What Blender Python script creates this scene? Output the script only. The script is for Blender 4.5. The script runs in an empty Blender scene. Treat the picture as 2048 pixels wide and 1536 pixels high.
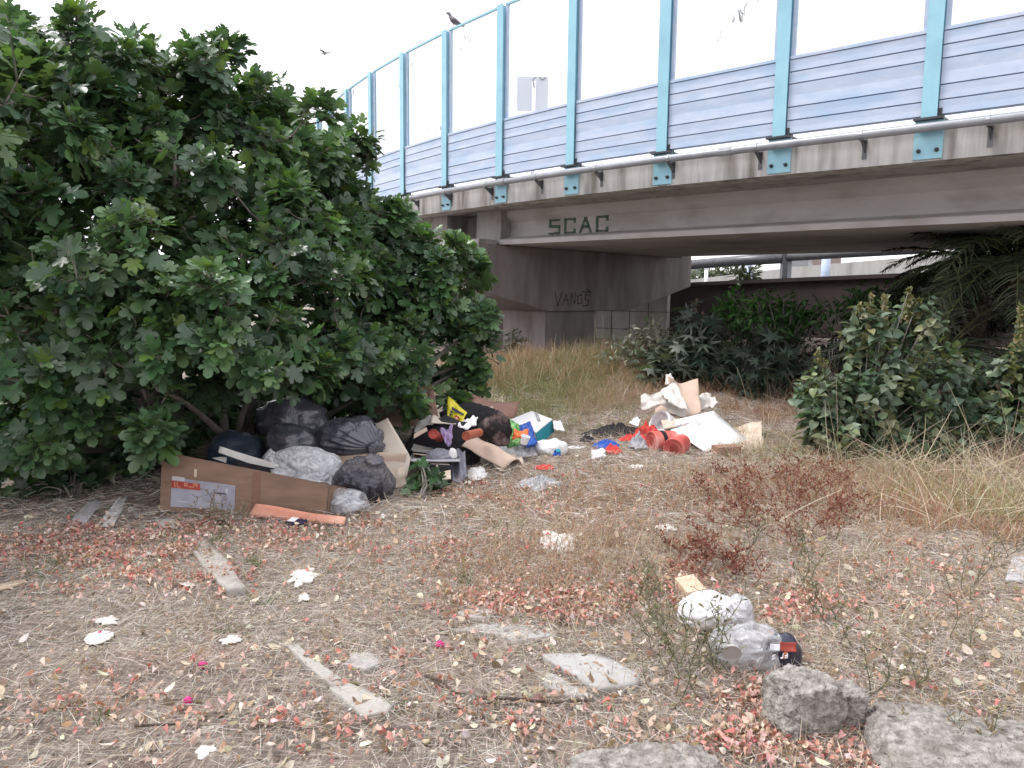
import bpy, bmesh, math, random
import numpy as np
from mathutils import Vector, Matrix, noise

random.seed(7)
rng = np.random.default_rng(7)
scene = bpy.context.scene
COL = scene.collection
PI = math.pi
# ------------------------------------------------------------------ camera
F = 1550.0
EYE = 1.6
CAM = Vector((0, 0, EYE))
PITCH = math.radians(6.8)
ROT = Matrix.Rotation(PI / 2 - PITCH, 3, 'X') @ Matrix.Rotation(0.012, 3, 'Z')
camd = bpy.data.cameras.new('camera')
cam = bpy.data.objects.new('camera', camd)
COL.objects.link(cam)
cam.matrix_world = Matrix.Translation(CAM) @ ROT.to_4x4()
camd.sensor_width = 36
camd.lens = 36 * F / 2048
camd.clip_start = 0.05
camd.clip_end = 2000
scene.camera = cam


def ray(x, y):
    return ROT @ Vector(((x - 1024) / F, -(y - 768) / F, -1))


def P(x, y, Y):
    d = ray(x, y)
    return CAM + d * (Y / d.y)


def PZ(x, y, z):
    d = ray(x, y)
    return CAM + d * ((z - EYE) / d.z)


def sstep(a, b, x):
    t = np.clip((x - a) / (b - a), 0, 1)
    return t * t * (3 - 2 * t)


_k = [(rng.uniform(0, 2 * PI), rng.uniform(0, 2 * PI), 2 ** rng.uniform(-0.6, 0.6)) for _ in range(12)]


def wav(x, y, f=1.0):
    s = 0
    for a, p, m in _k:
        s = s + np.sin((x * math.cos(a) + y * math.sin(a)) * f * m + p)
    return s / 3.5


def H(x, y):
    x = np.asarray(x, float); y = np.asarray(y, float)
    h = 0.34 * sstep(8.8, 15, y) + 0.30 * np.exp(-((x - 1.3) / 2.0) ** 2 - ((y - 12.6) / 1.6) ** 2) + 0.035 * wav(x, y, 0.9) + 0.012 * wav(y, x, 3.7)
    h = h + 0.25 * sstep(4.0, 8, x) * sstep(4, 8, y)
    return h


def Hf(x, y):
    return float(H(x, y))


def G(x, y):
    d = ray(x, y)
    t = -EYE / d.z if d.z < -1e-3 else 40
    t0 = 1.0
    for i in range(500):
        p = CAM + d * t0
        if p.z < Hf(p.x, p.y):
            break
        t0 *= 1.01
    lo, hi = t0 / 1.01, t0
    for i in range(12):
        m = (lo + hi) / 2
        p = CAM + d * m
        if p.z < Hf(p.x, p.y):
            hi = m
        else:
            lo = m
    return CAM + d * hi


# ------------------------------------------------------------------ materials
def newmat(name):
    m = bpy.data.materials.new(name)
    m.use_nodes = True
    nt = m.node_tree
    b = nt.nodes['Principled BSDF']
    return m, nt, b


def pm(name, c1, c2=None, scale=6.0, rough=0.7, bump=0.15, bscale=None, detail=6, spec=0.4, stretch=(1, 1, 1),
       metal=0.0, trans=0.0, contrast=(0.35, 0.65), c3=None, s3=1.5, alpha=1.0, wrinkle=0.0, wscale=9.0):
    m, nt, b = newmat(name)
    N, L = nt.nodes, nt.links
    tc = N.new('ShaderNodeTexCoord')
    mp = N.new('ShaderNodeMapping'); mp.inputs['Scale'].default_value = stretch
    L.new(tc.outputs['Object'], mp.inputs['Vector'])
    n = N.new('ShaderNodeTexNoise'); n.inputs['Scale'].default_value = scale; n.inputs['Detail'].default_value = detail
    n.inputs['Roughness'].default_value = 0.65
    L.new(mp.outputs['Vector'], n.inputs['Vector'])
    r = N.new('ShaderNodeValToRGB')
    r.color_ramp.elements[0].position, r.color_ramp.elements[1].position = contrast
    r.color_ramp.elements[0].color = (*c1, 1); r.color_ramp.elements[1].color = (*(c2 or c1), 1)
    L.new(n.outputs['Fac'], r.inputs['Fac'])
    out = r.outputs['Color']
    if c3:
        n3 = N.new('ShaderNodeTexNoise'); n3.inputs['Scale'].default_value = s3; n3.inputs['Detail'].default_value = 5
        L.new(mp.outputs['Vector'], n3.inputs['Vector'])
        r3 = N.new('ShaderNodeValToRGB'); r3.color_ramp.elements[0].position = 0.5; r3.color_ramp.elements[1].position = 0.72
        L.new(n3.outputs['Fac'], r3.inputs['Fac'])
        mx = N.new('ShaderNodeMix'); mx.data_type = 'RGBA'
        L.new(r3.outputs['Color'], mx.inputs['Factor'])
        L.new(out, mx.inputs['A']); mx.inputs['B'].default_value = (*c3, 1)
        out = mx.outputs['Result']
    L.new(out, b.inputs['Base Color'])
    b.inputs['Roughness'].default_value = rough
    b.inputs['Metallic'].default_value = metal
    b.inputs['Specular IOR Level'].default_value = spec
    b.inputs['Transmission Weight'].default_value = trans
    b.inputs['Alpha'].default_value = alpha
    if bump or wrinkle:
        hgt = None
        if bump:
            nb = N.new('ShaderNodeTexNoise'); nb.inputs['Scale'].default_value = bscale or scale * 5
            nb.inputs['Detail'].default_value = 8
            L.new(mp.outputs['Vector'], nb.inputs['Vector'])
            bp = N.new('ShaderNodeBump'); bp.inputs['Strength'].default_value = min(1, bump); bp.inputs['Distance'].default_value = 0.02
            L.new(nb.outputs['Fac'], bp.inputs['Height'])
            hgt = bp
        if wrinkle:
            nw = N.new('ShaderNodeTexNoise'); nw.inputs['Scale'].default_value = wscale
            nw.inputs['Detail'].default_value = 4; nw.inputs['Distortion'].default_value = 1.2
            L.new(tc.outputs['Object'], nw.inputs['Vector'])
            ma = N.new('ShaderNodeMath'); ma.operation = 'SUBTRACT'; ma.inputs[1].default_value = 0.5
            L.new(nw.outputs['Fac'], ma.inputs[0])
            mb = N.new('ShaderNodeMath'); mb.operation = 'ABSOLUTE'; L.new(ma.outputs[0], mb.inputs[0])
            b2 = N.new('ShaderNodeBump'); b2.inputs['Strength'].default_value = wrinkle; b2.inputs['Distance'].default_value = 0.06
            L.new(mb.outputs[0], b2.inputs['Height'])
            if hgt: L.new(hgt.outputs['Normal'], b2.inputs['Normal'])
            hgt = b2
        L.new(hgt.outputs['Normal'], b.inputs['Normal'])
    return m


def veg(name, rough=0.55, trans=0.3, spec=0.35, bump=0.0, hv=0.12):
    """colour per leaf or blade from the attribute 'col', thin leaf lets light through"""
    m, nt, b = newmat(name)
    N, L = nt.nodes, nt.links
    a = N.new('ShaderNodeAttribute'); a.attribute_name = 'col'
    L.new(a.outputs['Color'], b.inputs['Base Color'])
    b.inputs['Roughness'].default_value = rough
    b.inputs['Specular IOR Level'].default_value = spec
    out = N['Material Output']
    if trans > 0:
        t = N.new('ShaderNodeBsdfTranslucent')
        g = N.new('ShaderNodeMix'); g.data_type = 'RGBA'; g.blend_type = 'MULTIPLY'; g.inputs['Factor'].default_value = 1
        L.new(a.outputs['Color'], g.inputs['A']); g.inputs['B'].default_value = (1.5, 1.6, 0.7, 1)
        L.new(g.outputs['Result'], t.inputs['Color'])
        mx = N.new('ShaderNodeMixShader'); mx.inputs[0].default_value = trans
        L.new(b.outputs[0], mx.inputs[1]); L.new(t.outputs[0], mx.inputs[2])
        L.new(mx.outputs[0], out.inputs['Surface'])
    return m


def film(name, tint, clear=0.5, rough=0.18, wrinkle=0.8, wscale=14):
    """thin clear or milky plastic film"""
    m, nt, b = newmat(name)
    N, L = nt.nodes, nt.links
    b.inputs['Base Color'].default_value = (*tint, 1); b.inputs['Roughness'].default_value = rough
    b.inputs['Specular IOR Level'].default_value = 0.7
    tc = N.new('ShaderNodeTexCoord')
    nw = N.new('ShaderNodeTexNoise'); nw.inputs['Scale'].default_value = wscale; nw.inputs['Detail'].default_value = 5
    nw.inputs['Distortion'].default_value = 1.5
    L.new(tc.outputs['Object'], nw.inputs['Vector'])
    bp = N.new('ShaderNodeBump'); bp.inputs['Strength'].default_value = wrinkle; bp.inputs['Distance'].default_value = 0.05
    L.new(nw.outputs['Fac'], bp.inputs['Height']); L.new(bp.outputs['Normal'], b.inputs['Normal'])
    t = N.new('ShaderNodeBsdfTransparent'); t.inputs['Color'].default_value = (0.95, 0.96, 0.97, 1)
    mr = N.new('ShaderNodeMapRange'); mr.inputs['From Min'].default_value = 0.35; mr.inputs['From Max'].default_value = 0.65
    mr.inputs['To Min'].default_value = max(0, 1 - clear - 0.25); mr.inputs['To Max'].default_value = min(1, 1 - clear + 0.25)
    L.new(nw.outputs['Fac'], mr.inputs['Value'])
    mx = N.new('ShaderNodeMixShader')
    L.new(mr.outputs['Result'], mx.inputs[0]); L.new(t.outputs[0], mx.inputs[1]); L.new(b.outputs[0], mx.inputs[2])
    L.new(mx.outputs[0], N['Material Output'].inputs['Surface'])
    return m


# ------------------------------------------------------------------ objects
def tag(o, label=None, cat=None, group=None, kind=None):
    if label: o['label'] = label
    if cat: o['category'] = cat
    if group: o['group'] = group
    if kind: o['kind'] = kind
    return o


def thing(name, label, cat, loc, group=None):
    o = bpy.data.objects.new(name, None)
    o.empty_display_size = 0.2
    COL.objects.link(o)
    o.location = loc
    return tag(o, label, cat, group)


def root_loc(p):
    v = Vector((0, 0, 0))
    while p is not None:
        v = v + p.location
        p = p.parent
    return v


def link(name, me, m, parent=None, label=None, cat=None, group=None, kind=None, smooth=False, origin=None):
    """links a mesh made in world coordinates; its origin goes to the parent or to its own base"""
    if parent is not None:
        off = root_loc(parent)
    elif origin is not None:
        off = Vector(origin)
    else:
        n = len(me.vertices)
        co = np.empty(n * 3); me.vertices.foreach_get('co', co); co = co.reshape(-1, 3)
        off = Vector(((co[:, 0].min() + co[:, 0].max()) / 2, (co[:, 1].min() + co[:, 1].max()) / 2, co[:, 2].min()))
    me.transform(Matrix.Translation(-off))
    if isinstance(m, (list, tuple)):
        for q in m: me.materials.append(q)
    else:
        me.materials.append(m)
    if smooth:
        me.polygons.foreach_set('use_smooth', np.ones(len(me.polygons), bool))
    o = bpy.data.objects.new(name, me)
    COL.objects.link(o)
    if parent is not None:
        o.parent = parent
    else:
        o.location = off
    return tag(o, label, cat, group, kind)


def npmesh(name, V, faces, cols=None):
    """V (n,3); faces: list of int arrays (k,m) of equal corner count m each"""
    me = bpy.data.meshes.new(name)
    V = np.asarray(V, np.float32)
    me.vertices.add(len(V)); me.vertices.foreach_set('co', V.ravel())
    faces = [np.asarray(f, np.int32) for f in faces if len(f)]
    nl = sum(f.size for f in faces); npoly = sum(len(f) for f in faces)
    me.loops.add(nl); me.polygons.add(npoly)
    me.loops.foreach_set('vertex_index', np.concatenate([f.ravel() for f in faces]))
    tot = np.concatenate([np.full(len(f), f.shape[1], np.int32) for f in faces])
    st = np.concatenate([[0], np.cumsum(tot)[:-1]]).astype(np.int32)
    me.polygons.foreach_set('loop_start', st); me.polygons.foreach_set('loop_total', tot)
    if cols is not None:
        c = np.ones((len(V), 4), np.float32); c[:, :3] = cols
        at = me.color_attributes.new('col', 'FLOAT_COLOR', 'POINT')
        at.data.foreach_set('color', c.ravel())
    me.update(calc_edges=True); me.validate()
    return me


def fromlists(name, V, Fc):
    me = bpy.data.meshes.new(name)
    me.from_pydata([tuple(v) for v in V], [], [tuple(f) for f in Fc])
    me.update()
    return me


class MB:
    """collects simple shapes in world coordinates"""
    def __init__(s): s.V, s.F = [], []

    def hexa(s, p):
        """eight points: bottom four ccw, top four ccw"""
        n = len(s.V); s.V += [Vector(q) for q in p]
        s.F += [(n, n + 3, n + 2, n + 1), (n + 4, n + 5, n + 6, n + 7)]
        for i in range(4):
            j = (i + 1) % 4
            s.F.append((n + i, n + j, n + 4 + j, n + 4 + i))
        return s

    def box(s, c, ex, ey, ez, sx, sy, sz):
        c = Vector(c); a, b, d = Vector(ex) * sx / 2, Vector(ey) * sy / 2, Vector(ez) * sz / 2
        return s.hexa([c - a - b - d, c + a - b - d, c + a + b - d, c - a + b - d,
                       c - a - b + d, c + a - b + d, c + a + b + d, c - a + b + d])

    def tube(s, pts, r, n=8, cap=True):
        pts = [Vector(p) for p in pts]
        rr = r if isinstance(r, (list, tuple)) else [r] * len(pts)
        base = len(s.V); up = None
        for i, p in enumerate(pts):
            t = (pts[min(i + 1, len(pts) - 1)] - pts[max(i - 1, 0)]).normalized()
            if up is None:
                up = t.orthogonal().normalized()
            up = (up - t * up.dot(t))
            up = up.normalized() if up.length > 1e-6 else t.orthogonal().normalized()
            sd = t.cross(up)
            for k in range(n):
                a = 2 * PI * k / n
                s.V.append(p + (up * math.cos(a) + sd * math.sin(a)) * rr[i])
        for i in range(len(pts) - 1):
            for k in range(n):
                k2 = (k + 1) % n
                s.F.append((base + i * n + k, base + i * n + k2, base + (i + 1) * n + k2, base + (i + 1) * n + k))
        if cap:
            s.F.append(tuple(base + k for k in range(n))[::-1])
            s.F.append(tuple(base + (len(pts) - 1) * n + k for k in range(n)))
        return s

    def prism(s, poly, d):
        """flat polygon (list of points) pushed along vector d"""
        n = len(s.V); k = len(poly); d = Vector(d)
        s.V += [Vector(p) for p in poly] + [Vector(p) + d for p in poly]
        s.F.append(tuple(range(n, n + k))[::-1]); s.F.append(tuple(range(n + k, n + 2 * k)))
        for i in range(k):
            j = (i + 1) % k
            s.F.append((n + i, n + j, n + k + j, n + k + i))
        return s

    def lathe(s, prof, c, axis, n=24, start=None):
        """prof: list of (along axis, radius)"""
        ax = Vector(axis).normalized(); u = ax.orthogonal().normalized(); v = ax.cross(u); c = Vector(c)
        base = len(s.V)
        for (h, r) in prof:
            for k in range(n):
                a = 2 * PI * k / n
                s.V.append(c + ax * h + (u * math.cos(a) + v * math.sin(a)) * r)
        for i in range(len(prof) - 1):
            for k in range(n):
                k2 = (k + 1) % n
                s.F.append((base + i * n + k, base + i * n + k2, base + (i + 1) * n + k2, base + (i + 1) * n + k))
        s.F.append(tuple(base + k for k in range(n))[::-1])
        s.F.append(tuple(base + (len(prof) - 1) * n + k for k in range(n)))
        return s

    def quad(s, a, b, c, d):
        n = len(s.V); s.V += [Vector(a), Vector(b), Vector(c), Vector(d)]; s.F.append((n, n + 1, n + 2, n + 3)); return s

    def build(s, name, m, parent=None, bevel=0.0, **kw):
        me = fromlists(name, s.V, s.F)
        bm = bmesh.new(); bm.from_mesh(me)
        bmesh.ops.recalc_face_normals(bm, faces=bm.faces)
        if bevel:
            bmesh.ops.bevel(bm, geom=[e for e in bm.edges if e.is_manifold and e.calc_face_angle(0) > 0.5], offset=bevel, segments=2, affect='EDGES', profile=0.6)
        bm.to_mesh(me); bm.free()
        return link(name, me, m, parent, **kw)


EX, EY, EZ = Vector((1, 0, 0)), Vector((0, 1, 0)), Vector((0, 0, 1))


def sheet(c4, nx=12, ny=8, bend=None, th=0.004, rough_edge=0.0, seed=0):
    """curved sheet: corners a,b (near edge), c,d (far edge, c above b); bend(u,v)->offset vector or height"""
    a, b, c, d = [Vector(q) for q in c4]
    nrm = (b - a).cross(d - a)
    nrm = nrm.normalized() if nrm.length > 1e-9 else EZ
    G0 = []
    for j in range(ny + 1):
        for i in range(nx + 1):
            u, v = i / nx, j / ny
            p = a * (1 - u) * (1 - v) + b * u * (1 - v) + c * u * v + d * (1 - u) * v
            if rough_edge and (i in (0, nx) or j in (0, ny)):
                q = noise.noise_vector(p * 9 + Vector((seed, 0, 0))) * rough_edge
                p = p + q
            if bend:
                o = bend(u, v)
                p = p + (o if isinstance(o, Vector) else nrm * o)
            G0.append(p)
    W = nx + 1
    # normals
    Nn = []
    for j in range(ny + 1):
        for i in range(nx + 1):
            du = G0[j * W + min(i + 1, nx)] - G0[j * W + max(i - 1, 0)]
            dv = G0[min(j + 1, ny) * W + i] - G0[max(j - 1, 0) * W + i]
            q = du.cross(dv)
            Nn.append(q.normalized() if q.length > 1e-12 else nrm)
    V = [p + n * th / 2 for p, n in zip(G0, Nn)] + [p - n * th / 2 for p, n in zip(G0, Nn)]
    K = len(G0); Fc = []
    for j in range(ny):
        for i in range(nx):
            q = (j * W + i, j * W + i + 1, (j + 1) * W + i + 1, (j + 1) * W + i)
            Fc.append(q); Fc.append(tuple(K + t for t in q[::-1]))
    rim = [i for i in range(nx + 1)] + [j * W + nx for j in range(1, ny + 1)] + [ny * W + i for i in range(nx - 1, -1, -1)] + [j * W for j in range(ny - 1, 0, -1)]
    for k in range(len(rim)):
        p, q = rim[k], rim[(k + 1) % len(rim)]
        Fc.append((q, p, K + p, K + q))
    return fromlists('sheet', V, Fc)


def crumple(c, rad, seed=0, sub=4, low=0.18, cr=0.1, fs=2.2, flat=-0.55, yaw=0.0, tilt=0.0, ridge=0.0):
    """closed crumpled bag shape round a centre point"""
    bm = bmesh.new()
    bmesh.ops.create_icosphere(bm, subdivisions=sub, radius=1)
    sd = Vector((seed * 3.7, seed * 1.3, seed * 2.1))
    R = Matrix.Rotation(yaw, 3, 'Z') @ Matrix.Rotation(tilt, 3, 'Y')
    c = Vector(c)
    for v in bm.verts:
        n = v.co.normalized()
        r = 1 + low * noise.noise(n * 1.4 + sd) + low * 0.5 * noise.noise(n * 3 + sd)
        w = n + 0.35 * noise.noise_vector(n * 1.7 + sd)
        f1 = abs(noise.noise(w * fs + sd)); f2 = abs(noise.noise(w * fs * 2.1 - sd)); f3 = abs(noise.noise(w * fs * 4.3 + sd * 2))
        r += cr * (0.30 - min(f1, .45) ** .8 * 1.1) + cr * 0.4 * (0.2 - min(f2, .4)) * (0.4 + 1.2 * max(0, noise.noise(n * 2.1 - sd) + .3)) + cr * 0.10 * (0.2 - min(f3, .4))
        if ridge:
            r += ridge * (0.3 - abs(noise.noise(n * 4 + sd * 2)))
        q = Vector((n.x * r, n.y * r, n.z * r))
        if q.z < flat: q.z = flat + (q.z - flat) * 0.15
        q = Vector((q.x * rad[0], q.y * rad[1], q.z * rad[2]))
        v.co = c + R @ q
    me = bpy.data.meshes.new('crumple'); bm.to_mesh(me); bm.free()
    return me


def tied(c, rad, knot, seed=0, pleats=17, nphi=110, nr=46, tail=0.35, tw=0.8):
    """full rubbish sack pulled together at a knot: knot = direction of the neck"""
    ax = Vector(knot).normalized(); u = ax.orthogonal().normalized(); v = ax.cross(u); c = Vector(c)
    sd = Vector((seed * 2.9, seed, seed * 1.7)); V = []; Fc = []
    for i in range(nr + 1):
        t = i / nr
        if t < 0.8:      # body
            a = t / 0.8
            th = PI * (1 - a * 0.93)
            h = math.cos(th); r = math.sin(th) ** 0.85
            pl = 0.11 * max(0, a - 0.3) / 0.7
            if a > 0.9: h += (a - 0.9) * 1.2
        else:            # tail
            a = (t - 0.8) / 0.2
            h = math.cos(PI * 0.07) + 0.12 + tail * a
            r = math.sin(PI * 0.07) ** 0.85 * tw * (1 + 0.6 * a * a) * (1 if a < .85 else 1 - (a - .85) * 5.5)
            pl = 0.2
        for k in range(nphi):
            f = 2 * PI * k / nphi
            d = Vector((math.cos(f), math.sin(f), h)) * 1.0
            w = 1 + pl * (abs(math.sin(f * pleats / 2 + 3.5 * noise.noise(d * 0.9 + sd))) ** .7 - 0.5) * 2 * (.6 + .8 * abs(noise.noise(d * 1.5 - sd)))
            n3 = ax * h + (u * math.cos(f) + v * math.sin(f)) * r
            w += 0.22 * noise.noise(n3 * 1.3 + sd) * (1 - t * 0.5) + 0.1 * noise.noise(n3 * 3.1 + sd)
            dd, _ = noise.voronoi(n3 * 2.6 + sd); w += 0.06 * min(dd[1] - dd[0], 0.5)
            q = ax * h + (u * math.cos(f) + v * math.sin(f)) * r * w
            q = Vector((q.x * rad[0], q.y * rad[1], q.z * rad[2]))
            if q.z < -0.62 * rad[2]: q.z = -0.62 * rad[2] + (q.z + 0.62 * rad[2]) * 0.15
            V.append(c + q)
    for i in range(nr):
        for k in range(nphi):
            k2 = (k + 1) % nphi
            Fc.append((i * nphi + k, i * nphi + k2, (i + 1) * nphi + k2, (i + 1) * nphi + k))
    V.append(sum((V[nr * nphi + k] for k in range(nphi)), Vector()) / nphi)
    for k in range(nphi): Fc.append((nr * nphi + k, nr * nphi + (k + 1) % nphi, len(V) - 1))
    return fromlists('tied', V, Fc)


def rag(c, rx, ry, h, yaw=0.0, seed=0, nr=12, na=44, irr=0.3, fs=3.0, th=0.004, ground=True, slope=None):
    """crumpled cloth, paper or film lying on the ground, uneven outline"""
    V = []; Fc = []; c = Vector(c); sd = Vector((seed * 5.1, seed * 2.3, seed)); ca, sa = math.cos(yaw), math.sin(yaw)
    pts = []
    for i in range(nr + 1):
        for k in range(na):
            a = 2 * PI * k / na; t = i / nr
            o = 1 + irr * 1.6 * noise.noise(Vector((math.cos(a), math.sin(a), 0)) * 1.6 + sd) + irr * 0.7 * noise.noise(Vector((math.cos(a), math.sin(a), 0)) * 4 + sd)
            x, y = rx * t * o * math.cos(a), ry * t * o * math.sin(a)
            m = max(rx, ry); q = Vector((x / m, y / m, 0)) * fs + sd
            z = h * (0.55 * (1 - t * t) + 0.9 * abs(noise.noise(q)) * (1.15 - t) + 0.45 * abs(noise.noise(q * 2.4)))
            X, Y = c.x + x * ca - y * sa, c.y + x * sa + y * ca
            zb = Hf(X, Y) if ground else c.z
            if slope: zb += slope(X, Y)
            pts.append(Vector((X, Y, zb + 0.004 + z)))
    K = len(pts)
    V = pts + [p - Vector((0, 0, th)) for p in pts]
    for i in range(nr):
        for k in range(na):
            k2 = (k + 1) % na
            q = (i * na + k, (i + 1) * na + k, (i + 1) * na + k2, i * na + k2)
            Fc.append(q); Fc.append(tuple(K + t for t in q[::-1]))
    for k in range(na):
        k2 = (k + 1) % na; b = nr * na
        Fc.append((b + k2, b + k, K + b + k, K + b + k2))
    me = fromlists('rag', V, Fc)
    bm = bmesh.new(); bm.from_mesh(me); bmesh.ops.remove_doubles(bm, verts=bm.verts, dist=1e-5)
    bmesh.ops.recalc_face_normals(bm, faces=bm.faces); bm.to_mesh(me); bm.free()
    return me


# scattered templates: T (k,3) verts, tri faces, N copies
def scatter(T, TF, pos, R, scale, cols, colvar=None):
    n, k = len(pos), len(T)
    V = np.einsum('nij,kj->nki', R, T) * scale[:, None, None] + pos[:, None, :]
    Fc = (np.arange(n)[:, None, None] * k + TF[None]).reshape(-1, TF.shape[1])
    Cc = np.repeat(cols[:, None, :], k, axis=1)
    if colvar is not None: Cc = Cc * colvar[None, :, None]
    return V.reshape(-1, 3), Fc, Cc.reshape(-1, 3)


def frames(d, n):
    """rotation matrices with columns (side, d, normal)"""
    d = d / np.linalg.norm(d, axis=1, keepdims=True)
    s = np.cross(d, n); s /= np.linalg.norm(s, axis=1, keepdims=True) + 1e-9
    m = np.cross(s, d)
    return np.stack([s, d, m], axis=2)


def blades(pos, d, length, width, sag, cols, seg=4):
    """thin tapering stalks: start, direction, droop"""
    n = len(pos)
    d = d / np.linalg.norm(d, axis=1, keepdims=True)
    s = np.cross(d, rng.normal(size=(n, 3))); s /= np.linalg.norm(s, axis=1, keepdims=True) + 1e-9
    V = np.empty((n, (seg + 1) * 2, 3)); Cc = np.empty((n, (seg + 1) * 2, 3))
    bendv = rng.normal(size=(n, 3)) * 0.12
    for i in range(seg + 1):
        t = i / seg
        p = pos + d * (length * t)[:, None] + bendv * (length * t * t)[:, None]
        p[:, 2] -= sag * length * t * t
        w = width * (1 - 0.75 * t)
        V[:, 2 * i] = p - s * (w / 2)[:, None]; V[:, 2 * i + 1] = p + s * (w / 2)[:, None]
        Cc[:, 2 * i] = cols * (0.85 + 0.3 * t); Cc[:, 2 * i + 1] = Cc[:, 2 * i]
    q = np.array([[2 * i, 2 * i + 1, 2 * i + 3, 2 * i + 2] for i in range(seg)])
    Fc = (np.arange(n)[:, None, None] * (seg + 1) * 2 + q[None]).reshape(-1, 4)
    return V.reshape(-1, 3), Fc, Cc.reshape(-1, 3)


def merge(parts):
    Vs, Fs, Cs, o = [], {}, [], 0
    for V, Fc, Cc in parts:
        Vs.append(V); Cs.append(Cc); Fs.setdefault(Fc.shape[1], []).append(Fc + o); o += len(V)
    return np.concatenate(Vs), [np.concatenate(f) for f in Fs.values()], np.concatenate(Cs)


def pick(pal, n, var=0.15):
    pal = np.array(pal, float)
    c = pal[rng.integers(0, len(pal), n)]
    return np.clip(c * (1 + var * rng.normal(size=(n, 1))) * (1 + 0.05 * rng.normal(size=(n, 3))), 0.004, 0.9)
# ================================================================== materials of the place
M_conc = pm('concrete', (0.30, 0.29, 0.285), (0.42, 0.405, 0.395), scale=2.2, rough=0.9, bump=0.25, bscale=30, stretch=(1, 1, 0.35), c3=(0.17, 0.155, 0.14), s3=3.0)
M_fascia = pm('stained_concrete', (0.38, 0.37, 0.36), (0.54, 0.53, 0.52), scale=3.5, rough=0.9, bump=0.3, bscale=25, stretch=(2.2, 2.2, 0.22), c3=(0.17, 0.155, 0.14), s3=2.6)
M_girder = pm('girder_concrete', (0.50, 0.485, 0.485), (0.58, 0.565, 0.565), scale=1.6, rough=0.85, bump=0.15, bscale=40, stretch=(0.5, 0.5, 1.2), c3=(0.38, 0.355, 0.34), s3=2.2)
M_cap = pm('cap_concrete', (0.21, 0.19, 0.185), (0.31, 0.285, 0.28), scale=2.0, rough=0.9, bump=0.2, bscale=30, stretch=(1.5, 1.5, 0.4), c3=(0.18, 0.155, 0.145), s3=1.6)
M_wall_shade = pm('shade_dark_wall_concrete', (0.04, 0.031, 0.03), (0.075, 0.06, 0.057), scale=1.4, rough=0.9, bump=0.3, bscale=14, stretch=(1, 1, 0.3))  # shade under the bridge is put into this dark colour
M_pale = pm('pale_wall_concrete', (0.36, 0.35, 0.33), (0.52, 0.51, 0.49), scale=1.5, rough=0.9, bump=0.2, bscale=14, stretch=(1, 1, 0.15), c3=(0.25, 0.24, 0.22))
M_blue = pm('cyan_paint', (0.27, 0.52, 0.63), (0.31, 0.56, 0.67), scale=5, rough=0.4, bump=0.04, c3=(0.25, 0.47, 0.58), s3=3)
M_slat = pm('slat_paint', (0.40, 0.48, 0.63), (0.50, 0.57, 0.70), scale=2.2, rough=0.4, bump=0.03, stretch=(1, 1, 3), c3=(0.33, 0.46, 0.63), s3=1.6)
M_steel = pm('galvanised_steel', (0.30, 0.31, 0.33), (0.42, 0.43, 0.45), scale=8, rough=0.45, bump=0.05, metal=0.6)
M_pipe = pm('grey_pipe', (0.25, 0.26, 0.29), (0.33, 0.345, 0.375), scale=4, rough=0.4, bump=0.03, metal=0.2)
M_dark = pm('dark_metal', (0.03, 0.03, 0.035), (0.06, 0.06, 0.065), scale=8, rough=0.5, bump=0.05)
M_dsteel = pm('dark_grey_steel', (0.09, 0.09, 0.10), (0.14, 0.14, 0.15), scale=8, rough=0.4, bump=0.05, metal=0.4)


def glassmat():
    m, nt, b = newmat('clear_panel')
    N, L = nt.nodes, nt.links
    t = N.new('ShaderNodeBsdfTransparent'); t.inputs['Color'].default_value = (0.95, 0.97, 0.98, 1)
    b.inputs['Roughness'].default_value = 0.05
    tc = N.new('ShaderNodeTexCoord'); mp = N.new('ShaderNodeMapping'); mp.inputs['Scale'].default_value = (9, 9, 3.2)
    L.new(tc.outputs['Object'], mp.inputs['Vector'])
    n = N.new('ShaderNodeTexNoise'); n.inputs['Scale'].default_value = 2.2; n.inputs['Detail'].default_value = 3; n.inputs['Distortion'].default_value = 0.8
    L.new(mp.outputs['Vector'], n.inputs['Vector'])
    n2 = N.new('ShaderNodeTexNoise'); n2.inputs['Scale'].default_value = 0.9; n2.inputs['Detail'].default_value = 1
    L.new(tc.outputs['Object'], n2.inputs['Vector'])
    ad = N.new('ShaderNodeMath'); ad.operation = 'MULTIPLY'; L.new(n.outputs['Fac'], ad.inputs[0]); L.new(n2.outputs['Fac'], ad.inputs[1])
    mr = N.new('ShaderNodeMapRange'); mr.inputs['From Min'].default_value = 0.405; mr.inputs['From Max'].default_value = 0.425
    mr.inputs['To Min'].default_value = 0.1; mr.inputs['To Max'].default_value = 0.75
    L.new(ad.outputs[0], mr.inputs['Value'])
    cm2 = N.new('ShaderNodeMapRange'); cm2.inputs['From Min'].default_value = 0.405; cm2.inputs['From Max'].default_value = 0.425
    cm2.inputs['To Min'].default_value = 0.85; cm2.inputs['To Max'].default_value = 0.12
    L.new(ad.outputs[0], cm2.inputs['Value']); L.new(cm2.outputs['Result'], b.inputs['Base Color'])
    mx = N.new('ShaderNodeMixShader'); L.new(mr.outputs['Result'], mx.inputs[0])
    L.new(t.outputs[0], mx.inputs[1]); L.new(b.outputs[0], mx.inputs[2]); L.new(mx.outputs[0], N['Material Output'].inputs['Surface'])
    return m


M_glass = glassmat()


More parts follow.
